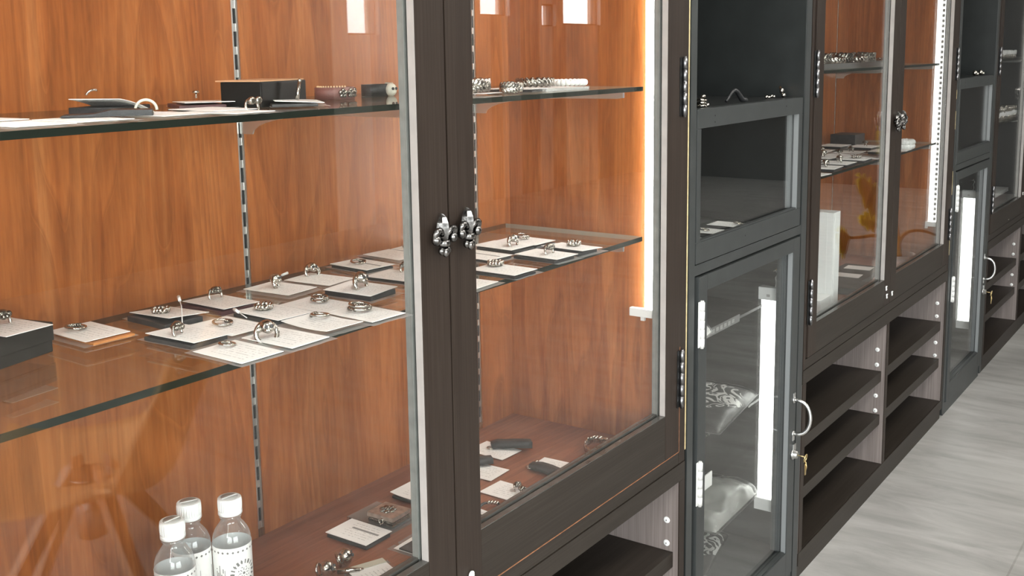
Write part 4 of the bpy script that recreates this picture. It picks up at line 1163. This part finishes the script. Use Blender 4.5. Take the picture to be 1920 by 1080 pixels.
def parcel(x, y, z, w, d, h, rot, label, mat, seed, wrinkle=.006, film=True, name='plastic_parcel', tiltx=0.):
    t = thing(name, label, 'parcel', (x, y, z), math.radians(rot), 'plastic wrapped goods in the column')
    def pillow(s, hh, base):
        bm = bmesh.new(); n = 26
        G = []
        for side in (1, -1):
            g = []
            for i in range(n + 1):
                row = []
                for j in range(n + 1):
                    u, v = 2 * i / n - 1, 2 * j / n - 1
                    e = max(0, (1 - u ** 4) * (1 - v ** 4)) ** .5
                    px_, py_ = u * w / 2 * s, v * d / 2 * s
                    k = mnoise.noise(Vector((px_ * 14 + seed, py_ * 14, seed))) + .5 * mnoise.noise(Vector((px_ * 38, py_ * 38 + seed, 2.)))
                    fold = .5 * abs(mnoise.noise(Vector((px_ * 9 + py_ * 22 + seed, py_ * 4, 5.))))
                    zz = hh * (.42 + .18 * u) * e + wrinkle * (k - fold) * e ** .7 if side == 1 else 0.
                    row.append(bm.verts.new((px_, py_, base + max(zz, 0.0004 if side == 1 else 0))))
                g.append(row)
            G.append(g)
            for i in range(n):
                for j in range(n):
                    q = (g[i][j], g[i + 1][j], g[i + 1][j + 1], g[i][j + 1]); f = bm.faces.new(q if side == 1 else q[::-1]); f.smooth = True
        bd = [(i, 0) for i in range(n)] + [(n, j) for j in range(n)] + [(i, n) for i in range(n, 0, -1)] + [(0, j) for j in range(n, 0, -1)]
        for (a, b), (c, e_) in zip(bd, bd[1:] + bd[:1]):
            bm.faces.new((G[1][a][b], G[1][c][e_], G[0][c][e_], G[0][a][b]))
        return bm
    obj('contents', pillow(.94, h, .0012), mat, t)
    if film: obj('clear_wrap', pillow(1.0, h * 1.08 + .0035, .0), M['wrap'], t)
    return t
def print_mat(name, seed, scale, lo, fg, bg):
    m, nt, out = new_mat(name); L = nt.links.new
    b = principled(nt, out, bg, .55)
    tc = nt.nodes.new('ShaderNodeTexCoord'); n = nt.nodes.new('ShaderNodeTexNoise'); n.noise_dimensions = '2D'
    n.inputs['Scale'].default_value = scale; n.inputs['Detail'].default_value = 1.5; n.inputs['Distortion'].default_value = 1.4
    mp = nt.nodes.new('ShaderNodeMapping'); mp.inputs['Location'].default_value = (seed, seed * .7, 0)
    L(tc.outputs['Object'], mp.inputs[0]); L(mp.outputs[0], n.inputs['Vector'])
    ab = nt.nodes.new('ShaderNodeMath'); ab.operation = 'SUBTRACT'; ab.inputs[1].default_value = .5; L(n.outputs['Fac'], ab.inputs[0])
    a2 = nt.nodes.new('ShaderNodeMath'); a2.operation = 'ABSOLUTE'; L(ab.outputs[0], a2.inputs[0])
    th = nt.nodes.new('ShaderNodeMath'); th.operation = 'LESS_THAN'; th.inputs[1].default_value = lo; L(a2.outputs[0], th.inputs[0])
    g = nt.nodes.new('ShaderNodeSeparateXYZ'); L(tc.outputs['Object'], g.inputs[0])
    ds = nt.nodes.new('ShaderNodeVectorMath'); ds.operation = 'LENGTH'
    mp2 = nt.nodes.new('ShaderNodeMapping'); mp2.inputs['Location'].default_value = (-.035, .01, 0); mp2.inputs['Scale'].default_value = (1, 1, 0)
    L(tc.outputs['Object'], mp2.inputs[0]); L(mp2.outputs[0], ds.inputs[0])
    lt = nt.nodes.new('ShaderNodeMath'); lt.operation = 'LESS_THAN'; lt.inputs[1].default_value = .082; L(ds.outputs['Value'], lt.inputs[0])
    mu = nt.nodes.new('ShaderNodeMath'); mu.operation = 'MULTIPLY'; L(th.outputs[0], mu.inputs[0]); L(lt.outputs[0], mu.inputs[1])
    mx = nt.nodes.new('ShaderNodeMix'); mx.data_type = 'RGBA'; mx.inputs[6].default_value = (*bg, 1); mx.inputs[7].default_value = (*fg, 1)
    L(mu.outputs[0], mx.inputs[0]); L(mx.outputs[2], b.inputs['Base Color'])
    return m
pr1 = print_mat('black cloth with white print', 3.3, 26, .07, (.72, .72, .70), (.030, .031, .031))
pr2 = print_mat('black and white printed packet', 9.1, 30, .09, (.72, .72, .70), (.02, .02, .02))
p1 = parcel(2.168, .172, .4643, .310, .200, .050, 7, 'black cloth with white print in clear plastic, middle of the nearer column', pr1, 1.7, .006)
bx('paper_tag', M['cap_grey'], p1, -.130, -.010, .045, .098, .0330, .0340)
parcel(2.160, .168, .2363, .262, .210, .085, 2, 'grey crumpled plastic bag on the lowest shelf of the nearer column', M['bag_grey'], 4.2, .016, True)
parcel(2.200, .220, .0955, .235, .170, .030, 11, 'black and white printed packet at the bottom of the nearer column', pr2, 6.6, .006)
parcel(1.965, .112, .6842, .130, .095, .050, 10, 'small white plastic packet on the upper shelf of the nearer column', M['white'], 2.2, .006)
bx('price_ticket', M['white'], None, 2.035, 2.165, .132, .1342, .288, .322)
tag(bpy.data.objects['price_ticket'], 'white paper ticket sticking out above the grey crumpled bag', 'ticket')
bpy.data.objects['price_ticket'].name = 'paper_ticket'

# ------------------------------------------------------------------ second cabinet: contents
st = thing('display_stand', 'white acrylic display stand at the near end of the second cabinet', 'stand', (2.725, .13, ZB))
bx('foot', M['acrylic'], st, -.043, .0435, -.060, .060, 0, .065, bev=.0015)
bm = bmesh.new()
box(bm, .0440, .0970, -.060, .060, 0, .284, bev=.0015)
box(bm, .0436, .0445, -.043, -.040, .066, .282); box(bm, .0560, .0620, -.0606, -.0598, .0, .282)
obj('upright_plate', bm, M['acrylic'], st)
bm = bmesh.new(); box(bm, .0440, .0800, .0608, .074, .001, .296, bev=.0015); obj('rear_plate', bm, M['acrylic'], st)
for i, (px, py, lb) in enumerate(((3.255, .185, 'card on a dark box behind the white stand, nearer one'), (3.385, .190, 'card on a dark box behind the white stand, farther one'))):
    q = lidded_box(px, py, ZB, .130, .125, .016, 0, lb.replace('card on a dark', 'flat dark'), 'black_box', group='dark boxes in the second cabinet')
    card_set(px + .004, py, ZB + .0162, lb, 3, .0015, pouch=None, bag=False, var=i, group='cards at the bottom of the second cabinet')
lidded_box(3.120, .150, ZB, .120, .150, .020, 5, 'dark blue black flat box just right of the white stand', 'black_box', group='dark boxes in the second cabinet')

def small_card(x, y, z, rot, back, label, group, w=.085, d=.075):
    t = thing('jewellery_card', label, 'card', (x, y, z), math.radians(rot), group)
    h = .008 if back else .002
    bx('printed_card', CARD[int(x * 100) % 3], t, -w / 2, w / 2, -d / 2, d / 2, h, h + .001)
    if back: bx('sleeve', M['leather_black'], t, -w / 2 + .001, w / 2 - .003, -d / 2 + .002, d / 2 - .002, .0003, h - .001, bev=.0012)
    return t
k = 0
rows = [('front', .068), ('middle', .160), ('back', .255)]
for (rn, y) in rows:
    for x in (2.56, 2.68, 2.80, 2.92, 3.04, 3.17, 3.30):
        xx = x + rnd.uniform(-.012, .012); yy = y + rnd.uniform(-.008, .008); bk = rnd.random() < .6
        small_card(xx, yy, ZM2 + .0002, rnd.uniform(-6, 6), bk, 'white card in the %s row on the middle shelf of the second cabinet' % rn, 'cards on the middle shelf of the second cabinet, %s row' % rn)
        if rnd.random() < .8:
            ring(rnd.choice(['skull', 'ornate', 'flat', 'braid']), xx + .01, yy, ZM2 + (.0095 if bk else .0035), 'silver ring on a %s row card, middle shelf of the second cabinet' % rn, rnd.uniform(0, 90), 1.2, 'rings on the middle shelf of the second cabinet, %s row' % rn)
bx('jewellery_stand', M['pouch'], None, 3.40, 3.50, .22, .30, ZM2 + .0003, ZM2 + .034, bev=.002)
o = tag(bpy.data.objects['jewellery_stand'], 'dark little box at the back of the middle shelf, second cabinet, right end', 'box'); o.name = 'ring_box.020'
lidded_box(2.60, .285, ZM2 + .0002, .08, .06, .045, 8, 'dark box standing at the back left of the second cabinet middle shelf', 'black_box', group='dark boxes in the second cabinet')
bead_bracelet(3.36, .055, ZM2, .032, 18, .0085, 'white beaded bracelet at the right end of the second cabinet middle shelf', 'pearl', None, 2, 0, .7, .001, group='bracelets in the second cabinet')
# upper shelf: tray of bracelets
tr = thing('display_tray', 'long silver tray of bracelets on the upper shelf of the second cabinet', 'tray', (2.90, .150, ZT2))
bx('tray_base', M['rail'], tr, -.40, .42, -.080, .080, 0, .008, bev=.002)
bm = bmesh.new(); box(bm, -.40, .42, -.0812, -.0802, 0, .013); box(bm, -.40, .42, .0802, .0812, 0, .013); box(bm, .4202, .4212, -.0812, .0812, 0, .013); obj('tray_rim', bm, M['steel'], tr)
for i in range(8):
    bead_bracelet(2.56 + i * .098, .150 + rnd.uniform(-.02, .02), ZT2 + .0082, .038, 15, .0078, 'dark silver link bracelet in the long tray, upper shelf of the second cabinet', 'silver_dark' if i % 2 else 'silver', 'silver_dark', 1 + i % 2, rnd.uniform(0, 60), .8, .0015, name='chain_bracelet', twist=True, group='bracelets in the long tray')
bead_bracelet(3.45, .15, ZT2, .045, 18, .0085, 'silver link bracelet alone at the right of the second cabinet upper shelf', 'silver', 'silver_dark', 1, 10, .8, .001, name='chain_bracelet', twist=True, group='bracelets in the second cabinet')

# ------------------------------------------------------------------ farther column and farthest cabinet: contents
for i, (px, lb) in enumerate(((3.85, 'brass bead at the near end of the farther niche'), (4.17, 'pale bead in the farther niche beside the silver knot'), (4.262, 'silver knot at the far end of the farther niche'))):
    bm = bmesh.new(); ball(bm, (0, 0, .011), .011, 1.2, .8, 1, 10); ball(bm, (.016, -.004, .007), .007, seg=8)
    tag(obj('bead_charm', bm, M['brass'] if i == 0 else M['silver'], None, (px, .035, ZN)), lb, 'charm', 'charms in the farther niche')
for i in range(6):
    bead_bracelet(4.70 + (i % 4) * .095, .078 + (i // 4) * .09, ZM2, .042, 13, .0105, 'silver chain heap on the middle shelf of the farthest cabinet', 'silver', 'white', 3, i * 40, .75, .003, name='chain_bracelet', twist=True, group='chains in the farthest cabinet')
for i in range(3):
    bead_bracelet(4.74 + i * .10, .08, ZT2, .042, 13, .0085, 'silver chain on the upper shelf of the farthest cabinet', 'silver', 'white', 2, i * 30, .8, .002, name='chain_bracelet', twist=True, group='chains on the upper shelf of the farthest cabinet')
wb = thing('gift_box', 'dark wine coloured box with a pale lid in the farthest cabinet', 'box', (4.97, .20, ZB))
bx('box_base', plain('dark wine board', (.06, .012, .014), .4), wb, -.16, .16, -.12, .12, 0, .075, bev=.001); bx('lid', M['white'], wb, -.165, .165, -.125, .125, .0755, .092, bev=.001)
for i, (px, py) in enumerate(((4.62, .09), (4.70, .20), (4.80, .045))):
    small_card(px, py, ZB + .0002, 4 * i - 3, i == 1, ('white card nearest the hinge in the farthest cabinet bottom', 'white card on dark backing in the farthest cabinet bottom', 'white card before the wine coloured box')[i], 'cards in the farthest cabinet', .10, .085)

# ------------------------------------------------------------------ things standing in the room (seen mirrored in the door glass)
def shell_chair(x, y, rot, label):
    c = thing('shell_chair', label, 'chair', (x, y, 0), math.radians(rot))
    bm = bmesh.new(); nu, nv = 18, 22; G = []
    for side in (0, 1):
        g = []
        for j in range(nv + 1):
            t = j / nv
            if t < .5:   # seat, from front lip to back
                s = t / .5; cy = -.23 + .40 * s; cz = .445 - .02 * math.sin(PI * s) + (.012 if s < .1 else 0) * (1 - s * 10); hw = .225 + .02 * math.sin(PI * s); up = .015 + .04 * s ** 2
            else:        # back
                s = (t - .5) / .5; cy = .17 + .10 * math.sin(s * PI / 2) * (.4 + .6 * s); cz = .445 + .275 * s ** 1.1; hw = .245 - .05 * s ** 2; up = .05 * (1 - s)
            row = []
            for i in range(nu + 1):
                u = 2 * i / nu - 1
                px = u * hw; e = abs(u) ** 2.5
                py = cy - (.055 * e * (1 if t > .45 else t / .45)); pz = cz + up * e
                off = .008 * side
                row.append(bm.verts.new((px, py + (off if t > .5 else 0), pz - (off if t <= .5 else 0))))
            g.append(row)
        G.append(g)
        for j in range(nv):
            for i in range(nu):
                q = (g[j][i], g[j][i + 1], g[j + 1][i + 1], g[j + 1][i]); f = bm.faces.new(q if side == 0 else q[::-1]); f.smooth = True
    bd = [(0, i) for i in range(nu)] + [(j, nu) for j in range(nv)] + [(nv, i) for i in range(nu, 0, -1)] + [(j, 0) for j in range(nv, 0, -1)]
    for (a, b), (e, f_) in zip(bd, bd[1:] + bd[:1]): bm.faces.new((G[1][a][b], G[1][e][f_], G[0][e][f_], G[0][a][b]))
    obj('shell', bm, M['chair_shell'], c)
    bm = bmesh.new(); lathe(bm, [(.028, .30), (.028, .395), (.020, .40), (.020, .425), (.05, .428), (.05, .434)], 18); obj('post', bm, M['steel'], c)
    for sx in (-1, 1):
        for sy in (-1, 1):
            bm = bmesh.new()
            a = Vector((sx * .03, sy * .03, .40)); b = Vector((sx * .255, sy * .235, .0)); d_ = (b - a); sd = Vector((-d_.y, d_.x, 0)).normalized()
            vs = []
            for p, w_, h_ in ((a, .012, .030), (a.lerp(b, .55), .012, .024), (b, .010, .013)):
                vs.append([bm.verts.new(p + sd * q * w_ + Vector((0, 0, 1)) * r * h_ + Vector((0, 0, h_))) for q, r in ((-1, -1), (1, -1), (1, 1), (-1, 1))])
            for A, B in zip(vs, vs[1:]):
                for k_ in range(4): bm.faces.new((A[k_], A[(k_ + 1) % 4], B[(k_ + 1) % 4], B[k_]))
            bm.faces.new(vs[0][::-1]); bm.faces.new(vs[-1]); obj('leg', bm, M['chair_wood'], c)
    return c
shell_chair(1.215, -1.05, -40, 'tan shell chair with splayed wooden legs mirrored in the nearest cabinet door')

pl = thing('potted_plant', 'yellow green potted plant mirrored in the second cabinet glass', 'plant', (4.79, -.425, 0))
bm = bmesh.new(); lathe(bm, [(.0001, .0), (.09, .0), (.11, .20), (.10, .33), (.085, .345), (.085, .37), (.075, .37), (.075, .34), (.0001, .335)], 24); obj('pot', bm, M['terracotta'], pl)
def stem(pts, r0=.008, r1=.005):
    P_ = [Vector(p) for p in pts]; out_ = []
    for i in range(len(P_) - 1):
        p0, p1, p2, p3 = P_[max(i - 1, 0)], P_[i], P_[i + 1], P_[min(i + 2, len(P_) - 1)]
        for k in range(5):
            t = k / 5; out_.append(.5 * ((2 * p1) + (p2 - p0) * t + (2 * p0 - 5 * p1 + 4 * p2 - p3) * t * t + (3 * p1 - p0 - 3 * p2 + p3) * t ** 3))
    out_.append(P_[-1]); n = len(out_)
    bm = bmesh.new(); tube(bm, out_, [r0 + (r1 - r0) * i / (n - 1) for i in range(n)], 6); obj('stem', bm, M['plant_stem'], pl)
stem([(0, 0, .33), (.01, 0, .40), (.045, 0, .430), (.146, 0, .442), (.31, 0, .428), (.505, 0, .392), (.684, 0, .348)], .010, .006)
stem([(-.02, 0, .33), (-.12, .0, .455), (-.357, 0, .502), (-.536, 0, .522), (-.67, 0, .540)], .010, .006)
stem([(-.02, .02, .33), (-.10, .02, .50), (-.205, .02, .611)], .009, .006)
stem([(.02, -.02, .33), (.06, -.05, .55), (.12, -.08, .74)], .008, .005)
stem([(.684, 0, .348), (.72, 0, .36), (.75, 0, .38)], .006, .005)
def leaf(base, tip, width, droop=.03, up=(0, -.5, 1)):
    base, tip = Vector(base), Vector(tip); d_ = tip - base; Ln = d_.length; d_ = d_ / Ln
    side = d_.cross(Vector((0, 1, .15))).normalized(); nrm = side.cross(d_)
    bm = bmesh.new(); n = 22; T_, B_ = [], []
    for i in range(n + 1):
        t = i / n; w_ = width * math.sin(PI * min(1, t * .95 + .03)) ** .7 * (1 + .24 * math.cos(t * 34))
        c_ = base + d_ * (Ln * t) - Vector((0, 0, droop * math.sin(PI * t)))
        T_.append([bm.verts.new(c_ + side * q * w_ - nrm * (.05 * width * 4 * abs(q)) + nrm * .001) for q in (-1, -.45, 0, .45, 1)])
        B_.append([bm.verts.new(c_ + side * q * w_ - nrm * (.05 * width * 4 * abs(q)) - nrm * .001) for q in (-1, -.45, 0, .45, 1)])
    for i in range(n):
        for q in range(4):
            f = bm.faces.new((T_[i][q], T_[i][q + 1], T_[i + 1][q + 1], T_[i + 1][q])); f.smooth = True
            f = bm.faces.new((B_[i][q], B_[i + 1][q], B_[i + 1][q + 1], B_[i][q + 1])); f.smooth = True
        bm.faces.new((T_[i][0], T_[i + 1][0], B_[i + 1][0], B_[i][0])); bm.faces.new((T_[i][4], B_[i][4], B_[i + 1][4], T_[i + 1][4]))
    bm.faces.new([*T_[0], *B_[0][::-1]]); bm.faces.new([*T_[-1][::-1], *B_[-1]])
    obj('leaf', bm, M['plant_leaf'], pl)
leaf((-.20, .02, .610), (-.64, .02, .775), .075)
leaf((-.20, .02, .610), (-.42, -.04, .575), .045)
leaf((-.66, 0, .540), (-.80, .0, .580), .055)
leaf((.12, -.08, .74), (.02, -.10, .98), .07)
leaf((.12, -.08, .74), (.36, -.10, .90), .07)
leaf((.74, 0, .38), (.95, .0, .46), .06)

# ceiling lamps added out of view: general fill, far pair lighting the banded wall
for i, (px, py) in enumerate(((.2, -1.25), (2.0, -1.25), (3.9, -1.5), (6.1, -3.4), (7.9, -3.4))):
    t = thing('ceiling_fill_light', 'added square ceiling light panel filling the shop with light', 'lamp', (px, py, ZC - .04), 0, 'added ceiling fill panels')
    bm = bmesh.new()
    for a in ((-.30, .30, -.30, -.28), (-.30, .30, .28, .30), (-.30, -.28, -.28, .28), (.28, .30, -.28, .28)): box(bm, *a, 0, .04)
    obj('light_frame', bm, M['white'], t); bx('diffuser', M['led_fill'], t, -.279, .279, -.279, .279, .006, .02)

# ------------------------------------------------------------------ daylight
w = bpy.data.worlds.new('daylight'); scene.world = w; w.use_nodes = True
nt = w.node_tree; nt.nodes.clear()
out = nt.nodes.new('ShaderNodeOutputWorld'); bg = nt.nodes.new('ShaderNodeBackground')
tc = nt.nodes.new('ShaderNodeTexCoord'); sx = nt.nodes.new('ShaderNodeSeparateXYZ'); nt.links.new(tc.outputs['Generated'], sx.inputs[0])
mr = nt.nodes.new('ShaderNodeMapRange'); mr.inputs[1].default_value = -.12; mr.inputs[2].default_value = .12
nt.links.new(sx.outputs[2], mr.inputs[0])
cr = nt.nodes.new('ShaderNodeValToRGB')
cr.color_ramp.elements[0].color = (.34, .33, .31, 1); cr.color_ramp.elements[1].color = (.95, .98, 1., 1)
nt.links.new(mr.outputs[0], cr.inputs[0]); nt.links.new(cr.outputs[0], bg.inputs[0]); bg.inputs[1].default_value = 15.
nt.links.new(bg.outputs[0], out.inputs[0])
def portal(name, loc, rot, sx_, sy_):
    l = bpy.data.lights.new(name, 'AREA'); l.shape = 'RECTANGLE'; l.size = sx_; l.size_y = sy_; l.energy = 1
    l.cycles.is_portal = True
    o = bpy.data.objects.new(name, l); COL.objects.link(o); o.location = loc; o.rotation_euler = rot
portal('window_daylight', (X0 - .16, (WL[0] + WL[1]) / 2, (WL[2] + WL[3]) / 2), (0, -PI / 2, 0), WL[3] - WL[2], WL[1] - WL[0])
portal('shopfront_daylight', ((WF[0] + WF[1]) / 2, Y0 - .16, (WF[2] + WF[3]) / 2), (PI / 2, 0, 0), WF[1] - WF[0], WF[3] - WF[2])

# ------------------------------------------------------------------ camera
cam = bpy.data.cameras.new('camera'); co = bpy.data.objects.new('camera', cam); COL.objects.link(co)
Rm = Matrix(((0.5676183680325477, 0.1322761603018268, -0.8125960901258832), (-0.8231961117791221, 0.07613926544866209, -0.562628628678521), (-0.012551885268837461, 0.9882842858574367, 0.15210726643870223)))
co.matrix_world = Matrix.Translation((0, -.85, 1.2725)) @ Rm.to_4x4()
cam.sensor_width = 36; cam.lens = 2018 / 1920 * 36
cam.shift_x = -20 / 1920; cam.shift_y = -(540 - 407.5) / 1920
cam.clip_start = .05
scene.camera = co

scene.view_settings.view_transform = 'Standard'; scene.view_settings.look = 'None'
scene.view_settings.exposure = 0.; scene.view_settings.gamma = 1.; scene.view_settings.use_curve_mapping = False
scene.cycles.max_bounces = 10; scene.cycles.transparent_max_bounces = 24; scene.cycles.glossy_bounces = 5; scene.cycles.diffuse_bounces = 4
scene.cycles.caustics_reflective = False; scene.cycles.caustics_refractive = False
scene.cycles.sample_clamp_indirect = 6.; scene.cycles.use_denoising = True
